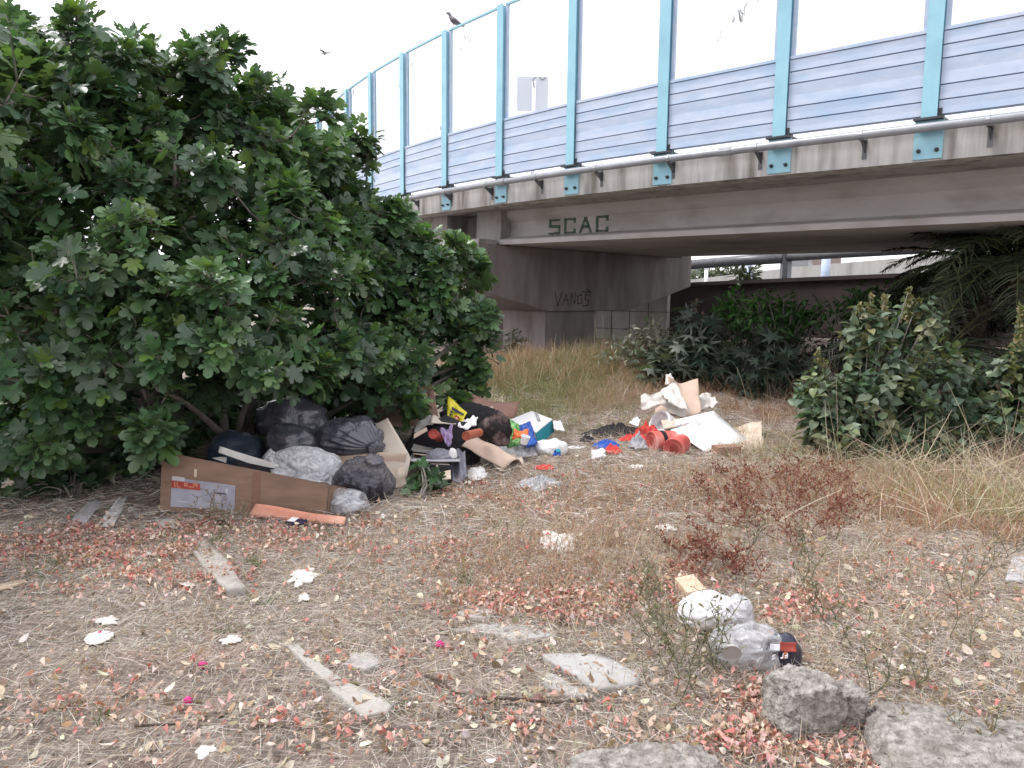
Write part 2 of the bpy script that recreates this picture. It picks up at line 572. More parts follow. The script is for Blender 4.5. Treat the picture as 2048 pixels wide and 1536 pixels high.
def worn_paint(name, c, hold=0.5):
    m, nt, b = newmat(name)
    N, L = nt.nodes, nt.links
    b.inputs['Base Color'].default_value = (*c, 1); b.inputs['Roughness'].default_value = 0.8
    tc = N.new('ShaderNodeTexCoord'); n = N.new('ShaderNodeTexNoise'); n.inputs['Scale'].default_value = 22; n.inputs['Detail'].default_value = 6
    L.new(tc.outputs['Object'], n.inputs['Vector'])
    r = N.new('ShaderNodeMapRange'); r.inputs['From Min'].default_value = hold - 0.15; r.inputs['From Max'].default_value = hold + 0.12
    L.new(n.outputs['Fac'], r.inputs['Value'])
    t = N.new('ShaderNodeBsdfTransparent'); mx = N.new('ShaderNodeMixShader')
    L.new(r.outputs['Result'], mx.inputs[0]); L.new(t.outputs[0], mx.inputs[1]); L.new(b.outputs[0], mx.inputs[2])
    L.new(mx.outputs[0], N['Material Output'].inputs['Surface'])
    return m


# ================================================================== world and light
w = bpy.data.worlds.new('World'); scene.world = w; w.use_nodes = True
nt = w.node_tree; bg = nt.nodes['Background']
sky = nt.nodes.new('ShaderNodeTexSky'); sky.sky_type = 'NISHITA'; sky.sun_disc = False
SUN_EL, SUN_AZ = math.radians(60), math.radians(278)      # azimuth clockwise from +Y: high on the left, veiled by thin cloud
sky.sun_elevation = SUN_EL; sky.sun_rotation = SUN_AZ
sky.air_density = 1.0; sky.dust_density = 1.0; sky.ozone_density = 1.0
hs = nt.nodes.new('ShaderNodeHueSaturation'); hs.inputs['Saturation'].default_value = 0.3
nt.links.new(sky.outputs['Color'], hs.inputs['Color'])
# bright high overcast: a soft uneven cloud layer over the sky
wtc = nt.nodes.new('ShaderNodeTexCoord'); cn = nt.nodes.new('ShaderNodeTexNoise'); cn.inputs['Scale'].default_value = 1.6; cn.inputs['Detail'].default_value = 5
nt.links.new(wtc.outputs['Generated'], cn.inputs['Vector'])
cr = nt.nodes.new('ShaderNodeValToRGB'); cr.color_ramp.elements[0].position = 0.3; cr.color_ramp.elements[1].position = 0.7
cr.color_ramp.elements[0].color = (7.3, 7.2, 7.6, 1); cr.color_ramp.elements[1].color = (8.9, 8.8, 9.1, 1)
nt.links.new(cn.outputs['Fac'], cr.inputs['Fac'])
cm = nt.nodes.new('ShaderNodeMix'); cm.data_type = 'RGBA'; cm.inputs['Factor'].default_value = 0.88
nt.links.new(hs.outputs['Color'], cm.inputs['A']); nt.links.new(cr.outputs['Color'], cm.inputs['B']); nt.links.new(cm.outputs['Result'], bg.inputs['Color'])
bg.inputs['Strength'].default_value = 0.15
sd = bpy.data.lights.new('sun', 'SUN'); sd.energy = 2.3; sd.angle = math.radians(16); sd.color = (1, 0.965, 0.94)
so = bpy.data.objects.new('sun', sd); COL.objects.link(so)
sv = Vector((math.sin(SUN_AZ) * math.cos(SUN_EL), math.cos(SUN_AZ) * math.cos(SUN_EL), math.sin(SUN_EL)))
so.rotation_euler = sv.to_track_quat('Z', 'Y').to_euler()
scene.view_settings.view_transform = 'Standard'; scene.view_settings.look = 'None'
scene.view_settings.exposure = 0.50; scene.view_settings.gamma = 1
scene.cycles.max_bounces = 6; scene.cycles.diffuse_bounces = 3; scene.cycles.glossy_bounces = 3
scene.cycles.transparent_max_bounces = 24; scene.cycles.transmission_bounces = 4
scene.cycles.use_adaptive_sampling = True; scene.cycles.adaptive_threshold = 0.02
scene.cycles.use_denoising = True

# ================================================================== ground
def make_ground():
    xs = np.concatenate([-np.geomspace(260, 9, 22), np.arange(-8.6, 10, 0.09), np.geomspace(10, 260, 22)])
    ys = np.concatenate([-np.geomspace(60, 1.2, 10), np.arange(-0.5, 17, 0.09), np.geomspace(17.3, 400, 26)])
    X, Y = np.meshgrid(xs, ys)
    Z = H(X, Y)
    near = (Y > 0) & (Y < 17) & (np.abs(X) < 10)
    Z = Z + near * 0.006 * wav(X * 1.3, Y * 1.1, 13) - 0.004
    nx, ny = len(xs), len(ys)
    i = np.arange(nx * ny).reshape(ny, nx)
    q = np.stack([i[:-1, :-1], i[:-1, 1:], i[1:, 1:], i[1:, :-1]], -1).reshape(-1, 4)
    me = npmesh('ground', np.stack([X, Y, Z], -1).reshape(-1, 3), [q])
    m, nt, b = newmat('dry_soil')
    N, L = nt.nodes, nt.links
    tc = N.new('ShaderNodeTexCoord')

    def no(scale, det=8, dist=0, st=(1, 1, 1), rot=0):
        mp = N.new('ShaderNodeMapping'); mp.inputs['Scale'].default_value = st; mp.inputs['Rotation'].default_value = (0, 0, rot)
        L.new(tc.outputs['Object'], mp.inputs['Vector'])
        n = N.new('ShaderNodeTexNoise'); n.inputs['Scale'].default_value = scale; n.inputs['Detail'].default_value = det
        n.inputs['Distortion'].default_value = dist; n.inputs['Roughness'].default_value = 0.7
        L.new(mp.outputs['Vector'], n.inputs['Vector']); return n.outputs['Fac']

    def ramp(f, a, b_, ca, cb):
        r = N.new('ShaderNodeValToRGB'); r.color_ramp.elements[0].position = a; r.color_ramp.elements[1].position = b_
        r.color_ramp.elements[0].color = (*ca, 1); r.color_ramp.elements[1].color = (*cb, 1); L.new(f, r.inputs['Fac']); return r.outputs['Color']

    def mix(f, a, b_, blend='MIX'):
        x = N.new('ShaderNodeMix'); x.data_type = 'RGBA'; x.blend_type = blend
        if isinstance(f, float): x.inputs['Factor'].default_value = f
        else: L.new(f, x.inputs['Factor'])
        L.new(a, x.inputs['A']); L.new(b_, x.inputs['B']); return x.outputs['Result']
    soil = ramp(no(3), 0.35, 0.65, (0.13, 0.105, 0.092), (0.26, 0.22, 0.195))
    s1 = ramp(no(55, 4, 1.5, (1, 0.12, 1), 0.5), 0.52, 0.62, (0, 0, 0), (1, 1, 1))
    s2 = ramp(no(55, 4, 1.5, (0.12, 1, 1), 0.9), 0.52, 0.62, (0, 0, 0), (1, 1, 1))
    st = ramp(no(30), 0.3, 0.7, (0.37, 0.31, 0.26), (0.55, 0.49, 0.43))
    c = mix(s1, soil, st); c = mix(s2, c, st)
    pinkm = ramp(no(1.1, 6), 0.52, 0.68, (0, 0, 0), (0.5, 0.5, 0.5))
    pink = ramp(no(40), 0.4, 0.6, (0.30, 0.19, 0.15), (0.48, 0.34, 0.28))
    c = mix(pinkm, c, pink)
    L.new(c, b.inputs['Base Color']); b.inputs['Roughness'].default_value = 0.95; b.inputs['Specular IOR Level'].default_value = 0.15
    bp = N.new('ShaderNodeBump'); bp.inputs['Strength'].default_value = 0.8; bp.inputs['Distance'].default_value = 0.03
    L.new(no(60, 10), bp.inputs['Height']); L.new(bp.outputs['Normal'], b.inputs['Normal'])
    link('ground', me, m, kind='structure', smooth=True, origin=(0, 0, 0), label='dry trampled waste ground covered in straw')


make_ground()

# ================================================================== bridge frame of reference
EU = Vector((0.724, -0.690, 0)); EW = Vector((0.690, 0.724, 0)); BO = Vector((-0.5, 15.0, EYE))


def B(u, w_, z): return BO + EU * u + EW * w_ + EZ * z


IDX0 = -5
fp = {3: Vector((0.88, 12.10))}


def head(k): return math.radians(min(44.2 + 2.9 * (k - 3), 48.5) if k > 3 else 44.2 + 2.9 * (k - 3))


for k in range(3, 13): fp[k + 1] = fp[k] + 1.66 * Vector((math.sin(head(k)), -math.cos(head(k))))
for k in range(3, IDX0, -1): fp[k - 1] = fp[k] - 1.66 * Vector((math.sin(head(k - 1)), -math.cos(head(k - 1))))
IDX1 = 12


def fa(s, off=0.0, z=0.0):
    """point on the bridge edge at post index s, off = metres out towards the viewer"""
    k = int(math.floor(s)); k = max(IDX0, min(IDX1 - 1, k)); t = s - k
    p = fp[k].lerp(fp[k + 1], t)
    h = head(s - 0.5) if s < 4 else math.radians(48.0)
    n = Vector((-math.cos(h), -math.sin(h)))
    q = p + n * off
    return Vector((q.x, q.y, EYE + z))


def strip(off_z, s0, s1, step=0.5):
    """sweeps a closed (off,z) outline along the bridge edge"""
    n = int(round((s1 - s0) / step)); V = []; Fc = []; k = len(off_z)
    for i in range(n + 1):
        s = s0 + (s1 - s0) * i / n
        V += [fa(s, o, z) for o, z in off_z]
    for i in range(n):
        for j in range(k):
            j2 = (j + 1) % k
            Fc.append((i * k + j, i * k + j2, (i + 1) * k + j2, (i + 1) * k + j))
    Fc.append(tuple(range(k))[::-1]); Fc.append(tuple(range(n * k, n * k + k)))
    me = fromlists('strip', V, Fc)
    bm = bmesh.new(); bm.from_mesh(me); bmesh.ops.recalc_face_normals(bm, faces=bm.faces); bm.to_mesh(me); bm.free()
    return me


bridge = thing('road_bridge', 'low concrete road bridge curving over the waste ground with green letters on its girder', 'bridge', B(0, 1, -EYE + 0.3))
link('deck', strip([(-0.35, 1.50), (-0.3, 1.70), (-8.0, 1.70), (-8.0, 1.50)], IDX0, IDX1), M_conc, bridge)
link('parapet_beam', strip([(0.0, 1.465), (0.0, 1.86), (-0.012, 1.88), (-0.33, 1.88), (-0.345, 1.465)], IDX0, IDX1), M_fascia, bridge)
# girder of the right hand span: bottom flange, web, top flange swept along u
mb = MB()
U0, U1 = -0.28, 16.0


def swept(prof, u0, u1):
    return MB().prism([B(u0, w_, z) for w_, z in prof], EU * (u1 - u0))


swept([(-0.05, 0.87), (5.7, 0.87), (5.7, 0.96), (5.45, 1.02), (5.45, 1.498), (0.12, 1.498), (0.12, 1.40), (0.26, 1.30), (0.26, 1.03), (-0.03, 0.965), (-0.05, 0.95)], 0.37, U1).build('girder', M_girder, bridge)
swept([(-0.03, 0.88), (5.68, 0.88), (5.68, 1.497), (-0.01, 1.497)], U0, 0.368).build('girder_end_block', M_conc, bridge)
# left hand span
hl = math.radians(36); EU2 = Vector((-math.sin(hl), math.cos(hl), 0)); EW2 = Vector((math.cos(hl), math.sin(hl), 0)); O2 = B(-1.18, 0.02, 0)
MB().prism([O2 + EW2 * w_ + EZ * z for w_, z in [(0, 0.88), (5.3, 0.88), (5.3, 1.497), (0, 1.497)]], EU2 * 8.5).build('girder', M_conc, bridge)
MB().prism([B(-1.19, 0.5, 0.9), B(-0.27, 0.5, 0.9), B(-0.27, 5.2, 0.9), B(-1.19, 5.2, 0.9)], EZ * 0.59).build('diaphragm', M_cap, bridge)
# pier
CAPT, CAPF = -1.05, 0.38
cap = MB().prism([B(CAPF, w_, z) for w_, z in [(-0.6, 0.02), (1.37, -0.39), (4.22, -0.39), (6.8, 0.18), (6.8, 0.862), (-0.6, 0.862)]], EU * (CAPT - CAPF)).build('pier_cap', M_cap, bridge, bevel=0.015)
MB().box(B((CAPF + CAPT) / 2, -0.36, 0.908), EU, EW, EZ, CAPF - CAPT - 0.01, 0.46, 0.088).build('stop_block', M_conc, cap)
MB().box(B((CAPF + CAPT) / 2, 6.55, 0.90), EU, EW, EZ, CAPF - CAPT - 0.01, 0.46, 0.074).build('stop_block', M_conc, cap)
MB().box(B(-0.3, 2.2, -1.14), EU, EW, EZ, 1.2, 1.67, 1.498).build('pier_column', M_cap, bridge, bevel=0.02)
for w_ in (0.5, 3.0, 5.0):
    MB().box(B(0.1, w_, 0.871), EU, EW, EZ, 0.4, 0.4, 0.016).build('bearing_pad', M_dark, cap)


def strokes(lines, org, ex, ez, nrm, sc, wd, m, name, parent, **kw):
    mb = MB(); org = Vector(org)
    for ln in lines:
        for (x0, z0), (x1, z1) in zip(ln[:-1], ln[1:]):
            a = org + ex * x0 * sc + ez * z0 * sc; b = org + ex * x1 * sc + ez * z1 * sc
            d = (b - a).normalized(); sd = nrm.cross(d) * wd / 2; a = a - d * wd * 0.45; b = b + d * wd * 0.45
            h = nrm * 0.003 * (1 + 0.1 * len(mb.V) / 8)
            mb.hexa([a - sd, b - sd, b + sd, a + sd, a - sd + h, b - sd + h, b + sd + h, a + sd + h])
    return mb.build(name, m, parent, **kw)


LET = {
    'S': [[(.9, 1), (.05, 1), (.05, .55), (.9, .5), (.9, 0), (0, 0)]],
    'C': [[(.9, .78), (.9, 1), (.05, 1), (.05, 0), (.9, 0), (.9, .2)]],
    'A': [[(0, 0), (.45, 1), (.9, 0)], [(.2, .38), (.7, .38)]],
    'V': [[(0, 1), (.4, 0), (.85, 1)]], 'N': [[(0, 0), (0, 1), (.8, 0), (.8, 1)]],
    'O': [[(.1, .2), (.1, .8), (.4, 1), (.75, .8), (.75, .2), (.4, 0), (.1, .2)]],
    'E': [[(.8, 1), (0, 1), (0, 0), (.8, 0)], [(0, .5), (.6, .5)]],
    'G': [[(.85, .8), (.6, 1), (.2, 1), (0, .7), (0, .3), (.2, 0), (.7, 0), (.85, .4), (.5, .4)]],
    'B': [[(0, 0), (0, 1), (.6, 1), (.75, .78), (.6, .53), (0, .5)], [(.6, .53), (.8, .28), (.65, 0), (0, 0)]],
    '2': [[(.05, .8), (.3, 1), (.7, .95), (.75, .65), (0, 0), (.85, 0)]],
    'T': [[(0, 1), (.9, 1)], [(.45, 1), (.45, 0)]], 'R': [[(0, 0), (0, 1), (.7, 1), (.75, .55), (0, .5), (.8, 0)]],
    'I': [[(.4, 0), (.4, 1)]], 'L': [[(.1, 1), (.1, 0), (.8, 0)]], 'D': [[(0, 0), (0, 1), (.5, 1), (.8, .7), (.8, .3), (.5, 0), (0, 0)]],
}


def word(txt, pitch=1.35):
    out = []
    for i, ch in enumerate(txt):
        if ch == ' ': continue
        out += [[(x + i * pitch, z) for x, z in ln] for ln in LET[ch]]
    return out


M_green = worn_paint('green_spray', (0.10, 0.17, 0.115), 0.47)
M_tag = worn_paint('dark_spray', (0.08, 0.055, 0.055), 0.48)
u_s = 1.34
strokes(word('SCAC', 1.42), B(u_s, 0.26, 1.04), EU, EZ, -EW, 0.25, 0.055, M_green, 'graffiti_letters', bridge, label='faded green stencilled letters SCAC on the girder web')
strokes([[(0, 0), (.1, .5), (-.2, .2), (.5, .65), (1.1, .25), (.8, .6)]], B(u_s + 0.33, 0.258, 0.97) - EW * 0.29, EU, EZ, -EW, 0.12, 0.012, M_tag, 'graffiti_scrawl', bridge)
va = [[(0, 1), (.35, 0), (.9, 1.05)], [(.95, 0.05), (1.35, .85), (1.6, .05)], [(1.1, .4), (1.6, .42)], [(1.9, 0.05), (1.95, .9), (2.4, .1), (2.45, .95)],
      [(2.8, .15), (2.75, .7), (3.2, .85), (3.3, .2), (2.8, .1)], [(4.2, .8), (3.7, .85), (3.65, .5), (4.15, .35), (4.0, .0), (3.4, -.05)], [(3.3, 1.05), (4.4, 1.0), (3.9, 1.25)]]
strokes(va, B(CAPF + 0.002, 1.55, -0.27), EW, EZ, EU, 0.27, 0.02, M_tag, 'graffiti_name', bridge, label='thin dark scrawled name VANOS on the pier cap')

# ------------------------------------------------------------------ noise barrier
bar = thing('noise_barrier', 'tall noise barrier of cyan posts, clear panes and pale blue slats on the bridge', 'barrier', fa(3, 0, 1.9))
SLZ = [1.935, 2.09, 2.245, 2.515, 2.655, 2.80]
for k in range(IDX0, IDX1 + 1):
    p0 = fa(k); h = head(k - 0.5) if k < 4 else math.radians(48.0)
    t = Vector((math.sin(h), -math.cos(h), 0)); n = Vector((-math.cos(h), -math.sin(h), 0))
    c = Vector((p0.x, p0.y, 0))

    def Q(a, b_, z): return c + t * a + n * b_ + EZ * (EYE + z)
    mb = MB()
    mb.box(Q(0, 0.066, 3.29), t, n, EZ, 0.16, 0.012, 2.74)      # front flange
    mb.box(Q(0, 0.0, 3.29), t, n, EZ, 0.012, 0.12, 2.735)     # web
    mb.box(Q(0, -0.066, 3.29), t, n, EZ, 0.16, 0.012, 2.74)
    post = mb.build('post', M_blue, bar)
    MB().box(Q(0, -0.02, 1.9), t, n, EZ, 0.29, 0.26, 0.022).build('base_plate', M_dark, post)
    MB().box(Q(0.0, 0.012, 1.70), t, n, EZ, 0.29, 0.02, 0.43).build('mounting_plate', M_blue, post, bevel=0.003)
    for a in (-0.09, 0.09):
        MB().lathe([(0, 0.024), (0.014, 0.024), (0.016, 0.014), (0.05, 0.013)], Q(a, 0.022, 1.575), n, 8).build('bolt', M_dark, post)
    MB().box(Q(0.10, -0.02, 1.96), t, n, EZ, 0.04, 0.12, 0.09).build('bracket', M_dark, post)
for k in range(IDX0, IDX1):
    a0, a1 = k + 0.05, k + 0.95

    def Q(s, b_, z):
        f = (s - a0) / (a1 - a0)
        pa, pb = fa(k, b_, z), fa(k + 1, b_, z)
        return pa.lerp(pb, 0.05 + 0.90 * f)
    mb = MB()
    # slats: shallow V boards with a shadow groove between
    prof = []
    for i in range(len(SLZ) - 1):
        z0, z1 = SLZ[i], SLZ[i + 1]
        zm = (z0 + z1) / 2
        d = 0.008 if z1 - z0 > 0.2 else 0.003
        prof += [(0.0, z0 - 0.004), (0.0, z0 + 0.007), (0.036, z0 + 0.009), (0.036 - d, zm), (0.036, z1 - 0.006)]
    prof += [(0.012, SLZ[-1])]
    front = [Q(a0, b_, z) for b_, z in prof]
    back = [Q(a0, -0.045, SLZ[-1]), Q(a0, -0.045, SLZ[0])]
    mb.prism(front + back, Q(a1, 0, 2) - Q(a0, 0, 2))
    pan = mb.build('slat_panel', M_slat, bar)
    ed = (Q(a1, 0, 2) - Q(a0, 0, 2)); L_ = ed.length; ed.normalize(); nn = Vector((ed.y, -ed.x, 0))
    mid = Q((a0 + a1) / 2, 0, 2.822)
    MB().box(mid, ed, nn, EZ, L_, 0.09, 0.04).build('cap_rail', M_slat, pan, bevel=0.004)
    mid = Q((a0 + a1) / 2, 0, 3.74)
    gl = MB().box(mid, ed, nn, EZ, L_, 0.015, 1.79).build('clear_pane', M_glass, bar)
    for a in (-1, 1):
        MB().box(mid + ed * a * (L_ / 2 - 0.025), ed, nn, EZ, 0.05, 0.03, 1.79).build('pane_edge_strip', M_slat, gl)
    MB().box(Q((a0 + a1) / 2, 0, 4.65), ed, nn, EZ, L_, 0.04, 0.035).build('top_rail', M_blue, bar)

# ------------------------------------------------------------------ drain pipe along the parapet
dp = thing('drain_pipe', 'long grey drain pipe on steel brackets along the bridge parapet', 'pipe', fa(3, 0.13, 1.78))
MB().tube([fa(IDX0 + i * 0.25, 0.13, 1.80) for i in range(int((IDX1 - IDX0) * 4) + 1)], 0.05, 10).build('pipe_run', M_pipe, dp, smooth=True)
s = -3.4
while s < 11.5:
    t = (fa(s + 0.02) - fa(s - 0.02)).normalized(); n = Vector((t.y, -t.x, 0)); n = n if n.y < 0 else -n
    c = fa(s, 0, 0)
    mb = MB()
    mb.box(c + n * 0.004 + EZ * 1.66, t, n, EZ, 0.05, 0.008, 0.22)
    mb.box(c + n * 0.095 + EZ * 1.743, t, n, EZ, 0.04, 0.17, 0.008)
    mb.prism([c + n * 0.01 + EZ * 1.62, c + n * 0.17 + EZ * 1.735, c + n * 0.01 + EZ * 1.735], t * 0.008)
    mb.build('bracket', M_dsteel, dp)
    MB().tube([fa(s - 0.012, 0.13, 1.80), fa(s + 0.012, 0.13, 1.80)], 0.056, 10).build('clamp', M_steel, dp)
    s += 0.75
for s in (2.1, 4.6, 7.3):
    MB().tube([fa(s - 0.05, 0.13, 1.80), fa(s + 0.05, 0.13, 1.80)], 0.058, 10).build('coupling', M_pipe, dp)

# ================================================================== beyond the bridge
def wallrun(pts, h0, th, name, m, label, cat):
    """wall through plan points (x,y,top z), h0 = bottom z"""
    V = []; Fc = []
    for i, p in enumerate(pts):
        a = Vector(pts[max(i - 1, 0)][:2]); b = Vector(pts[min(i + 1, len(pts) - 1)][:2])
        d = (b - a).normalized(); n = Vector((-d.y, d.x)) * th
        q = Vector(p[:2])
        V += [(q.x, q.y, h0), (q.x, q.y, p[2]), (q.x + n.x, q.y + n.y, p[2]), (q.x + n.x, q.y + n.y, h0)]
    for i in range(len(pts) - 1):
        for j in range(4):
            Fc.append((4 * i + j, 4 * i + (j + 1) % 4, 4 * i + 4 + (j + 1) % 4, 4 * i + 4 + j))
    Fc += [(0, 1, 2, 3), tuple(4 * (len(pts) - 1) + j for j in (3, 2, 1, 0))]
    me = fromlists(name, V, Fc)
    bm = bmesh.new(); bm.from_mesh(me); bmesh.ops.recalc_face_normals(bm, faces=bm.faces); bm.to_mesh(me); bm.free()
    return me


rw = thing('retaining_wall', 'long retaining wall darkened in colour for the shade under the bridge, behind the plants', 'wall', (6, 20.2, 0.2))
link('wall_face', wallrun([(-6, 31.0, 1.5), (4.75, 21.0, 1.82), (7.2, 19.0, 1.955), (9.04, 17.2, 2.05), (14, 12.6, 2.3), (20, 7, 2.6)], -0.5, 0.35, 'w', M_wall_shade, '', ''), M_wall_shade, rw)
link('coping', wallrun([(-6.05, 30.93, 1.58), (4.72, 20.93, 1.90), (7.17, 18.93, 2.035), (9.01, 17.13, 2.13), (13.97, 12.53, 2.38), (19.97, 6.93, 2.68)], 1.45, 0.45, 'w', M_wall_shade, '', ''), M_wall_shade, rw)
for o in rw.children:
    if o.name.startswith('coping'):
        me = o.data    # the coping is a shallow strip: lift its bottom to just under its top
        for i in range(0, len(me.vertices), 4):
            zt = me.vertices[i + 1].co.z
            me.vertices[i].co.z = zt - 0.09; me.vertices[i + 3].co.z = zt - 0.09
pw = thing('daylit_wall_part', 'pale panels painting the daylit stretch of retaining wall between the pier column and the plants', 'wall', P(1265, 700, 21.0))  # added pale panels: daylight on the retaining wall put into their colour
pa_, pb_ = P(1190, 700, 21.6), P(1335, 700, 20.4)
pd_ = Vector((pb_.x - pa_.x, pb_.y - pa_.y, 0)); pl_ = pd_.length; pd_.normalize(); pn_ = Vector((pd_.y, -pd_.x, 0))
for i_ in range(4):
    for j_ in range(3):
        MB().box(Vector((pa_.x, pa_.y, .15 + .48 * j_ + .24)) + pd_ * pl_ * (i_ + .5) / 4, pd_, pn_, EZ, pl_ / 4 - .02, .2, .465).build('wall_panel', M_pale, pw, bevel=.01)
# the raised road behind it
V = [(-5.8, 31.3, 1.40), (5, 21.2, 1.50), (7.4, 19.2, 1.52), (9.3, 17.5, 1.55), (14.2, 12.9, 1.6), (20.2, 7.3, 1.7), (60, 30, 1.75), (60, 90, 1.6), (0, 110, 1.45)]
me = fromlists('raised_road', V, [tuple(range(len(V)))])
link('raised_road', me, pm('asphalt', (0.05, 0.05, 0.052), (0.08, 0.08, 0.08), scale=20, rough=0.9, bump=0.3), kind='structure', label='raised road behind the retaining wall')
fw = thing('roadside_wall', 'pale weathered concrete parapet seen through the gap under the bridge', 'wall', P(1600, 545, 34))
fpts = [P(x, y, Y) for x, y, Y in [(1340, 566, 40), (1390, 558, 38), (1600, 533, 34), (1850, 512, 30), (2100, 494, 26.5)]]
link('parapet', wallrun([tuple(p) for p in fpts], 1.35, 0.3, 'w', M_pale, '', ''), M_pale, fw)
# ================================================================== leaf shapes
def fan(outline, c, zf):
    pts = [(c[0], c[1])] + outline
    T = np.array([(x, y, zf(x, y)) for x, y in pts])
    k = len(outline)
    Fc = np.array([(0, 1 + i, 1 + (i + 1) % k) for i in range(k)])
    return T, Fc


_h = [(.16, -.12), (.37, -.06), (.5, .12), (.33, .25), (.57, .37), (.66, .57), (.52, .68), (.25, .52), (.31, .74), (.25, .96), (.0, 1.1)]
_fig = [(0, 0)] + _h + [(-x, y) for x, y in _h[:-1][::-1]]
FIG = fan(_fig, (0, .3), lambda x, y: 0.22 * abs(x) - 0.22 * (y - .3) ** 2 - 0.35 * abs(x) ** 2.2 * (1 if y < .6 else .6))
_hh = [(.22, -.1), (.45, .05), (.5, .3), (.38, .62), (.18, .85), (0, 1.08)]
HEART = fan([(0, 0)] + _hh + [(-x, y) for x, y in _hh[:-1][::-1]], (0, .3), lambda x, y: 0.3 * abs(x) - 0.25 * y * y)
_ll = [(.12, .15), (.17, .4), (.13, .7), (0, 1)]
LANCE = fan([(0, 0)] + _ll + [(-x, y) for x, y in _ll[:-1][::-1]], (0, .4), lambda x, y: 0.35 * abs(x) - 0.3 * y * y)
# castor-like hand leaf with narrow fingers
_cs = []
for i, a in enumerate(np.radians([-135, -95, -48, 0, 48, 95, 135])):
    L_ = (.55, .8, .95, 1.05, .95, .8, .55)[i]
    _cs.append((math.sin(a) * L_, math.cos(a) * L_))
    if i < 6:
        b = a + math.radians(22); _cs.append((math.sin(b) * .33, math.cos(b) * .33))
CASTOR = fan([(0, -.12)] + _cs, (0, .05), lambda x, y: -0.28 * (x * x + y * y))
# curled dead leaf and bract
_dl = [(.0, 0), (.24, .2), (.3, .5), (.2, .8), (0, 1), (-.2, .8), (-.3, .5), (-.24, .2)]
_dl = [(x * .85, y) for x, y in _dl]
DEAD = fan(_dl, (0, .5), lambda x, y: 2.2 * x * x + 1.1 * (y - .5) ** 2)
DEAD2 = fan(_dl, (0, .5), lambda x, y: 2.6 * x * abs(x) + 0.6 * (y - .5) ** 2 + .15)

M_fig = veg('fig_leaf', rough=0.36, trans=0.26, spec=0.6)
M_leaf = veg('broad_leaf', rough=0.45, trans=0.22, spec=0.45)
M_dry = veg('dry_plant', rough=0.8, trans=0.15, spec=0.2)
M_bark = pm('grey_bark', (0.13, 0.115, 0.10), (0.22, 0.20, 0.18), scale=6, rough=0.9, bump=0.4, bscale=30, stretch=(1, 1, 0.4))


def tubes_np(lines, n=5):
    """many thin tapering limbs: list of (points, radii)"""
    mb = MB()
    for pts, rr in lines: mb.tube(pts, rr, n)
    return fromlists('limbs', mb.V, mb.F)


def bez(a, b, c, n=6):
    return [a * (1 - t) ** 2 + b * 2 * t * (1 - t) + c * t * t for t in [i / n for i in range(n + 1)]]


# ================================================================== fig tree
LOBES = [(225, 180, 7.2, 250, 170, 1.0, 1.0), (55, 320, 6.7, 240, 250, 1.1, 1.0), (445, 300, 7.4, 170, 195, 1.0, 1.0), (585, 385, 8.0, 125, 180, .9, 1.0),
         (685, 345, 8.3, 55, 125, .5, 1.0), (750, 560, 8.5, 150, 130, .9, 1.0), (890, 560, 8.9, 85, 95, .6, 1.1), (875, 690, 9.0, 115, 95, .6, .9),
         (240, 560, 6.3, 300, 200, 1.1, 1.0), (90, 640, 5.7, 180, 190, .8, 1.0), (430, 640, 5.9, 190, 160, .8, 1.0), (560, 560, 6.9, 190, 190, 1.0, 1.0),
         (110, 830, 5.7, 170, 110, .55, .9), (315, 780, 5.35, 95, 70, .35, 1.0), (560, 745, 6.2, 110, 42, .4, .8), (700, 750, 7.2, 110, 55, .5, .8),
         (950, 735, 9.1, 65, 45, .35, .8), (830, 530, 8.7, 95, 70, .6, 1.0), (730, 430, 8.4, 75, 85, .5, 1.1), (660, 470, 8.2, 110, 110, .7, .9), (950, 660, 9.0, 50, 75, .35, 1.1), (400, 770, 6.5, 110, 60, .45, .9), (960, 725, 9.0, 60, 45, .35, 1.0), (270, 865, 6.6, 115, 75, .4, .9), (430, 835, 7.3, 110, 60, .4, .8), (20, 480, 7.4, 120, 200, .7, 1.0), (60, 780, 7.2, 150, 130, .6, .8), (30, 200, 7.6, 150, 150, .8, .8), (770, 450, 8.4, 65, 70, .5, 1.0), (790, 690, 8.3, 150, 80, .8, .8), (640, 680, 7.4, 160, 110, .8, .8),
         (300, 560, 8.3, 420, 420, 1.0, .8), (620, 640, 9.0, 300, 170, .7, .7), (780, 785, 7.3, 80, 35, .3, .7), (860, 775, 8.0, 70, 30, .3, .6),
         (350, 300, 6.6, 330, 260, .8, .5), (330, 985, 7.9, 170, 150, .5, .8), (130, 950, 7.0, 190, 110, .5, .8), (480, 860, 8.2, 210, 110, .5, .9), (250, 880, 7.6, 280, 120, .5, .9), (650, 800, 9.2, 200, 100, .5, .8),  # low back lobes added so the space under the crown turns dark
         (-330, 420, 5.2, 300, 420, 1.1, .6), (-420, 620, 3.9, 330, 330, .9, .5), (-120, 150, 5.6, 260, 240, 1.0, .6), (60, 935, 5.95, 130, 70, .3, .8), (210, 945, 6.3, 110, 60, .3, .7), (-60, 900, 5.4, 120, 90, .4, .8)]  # lobes left of the view are unseen, added to shade the box


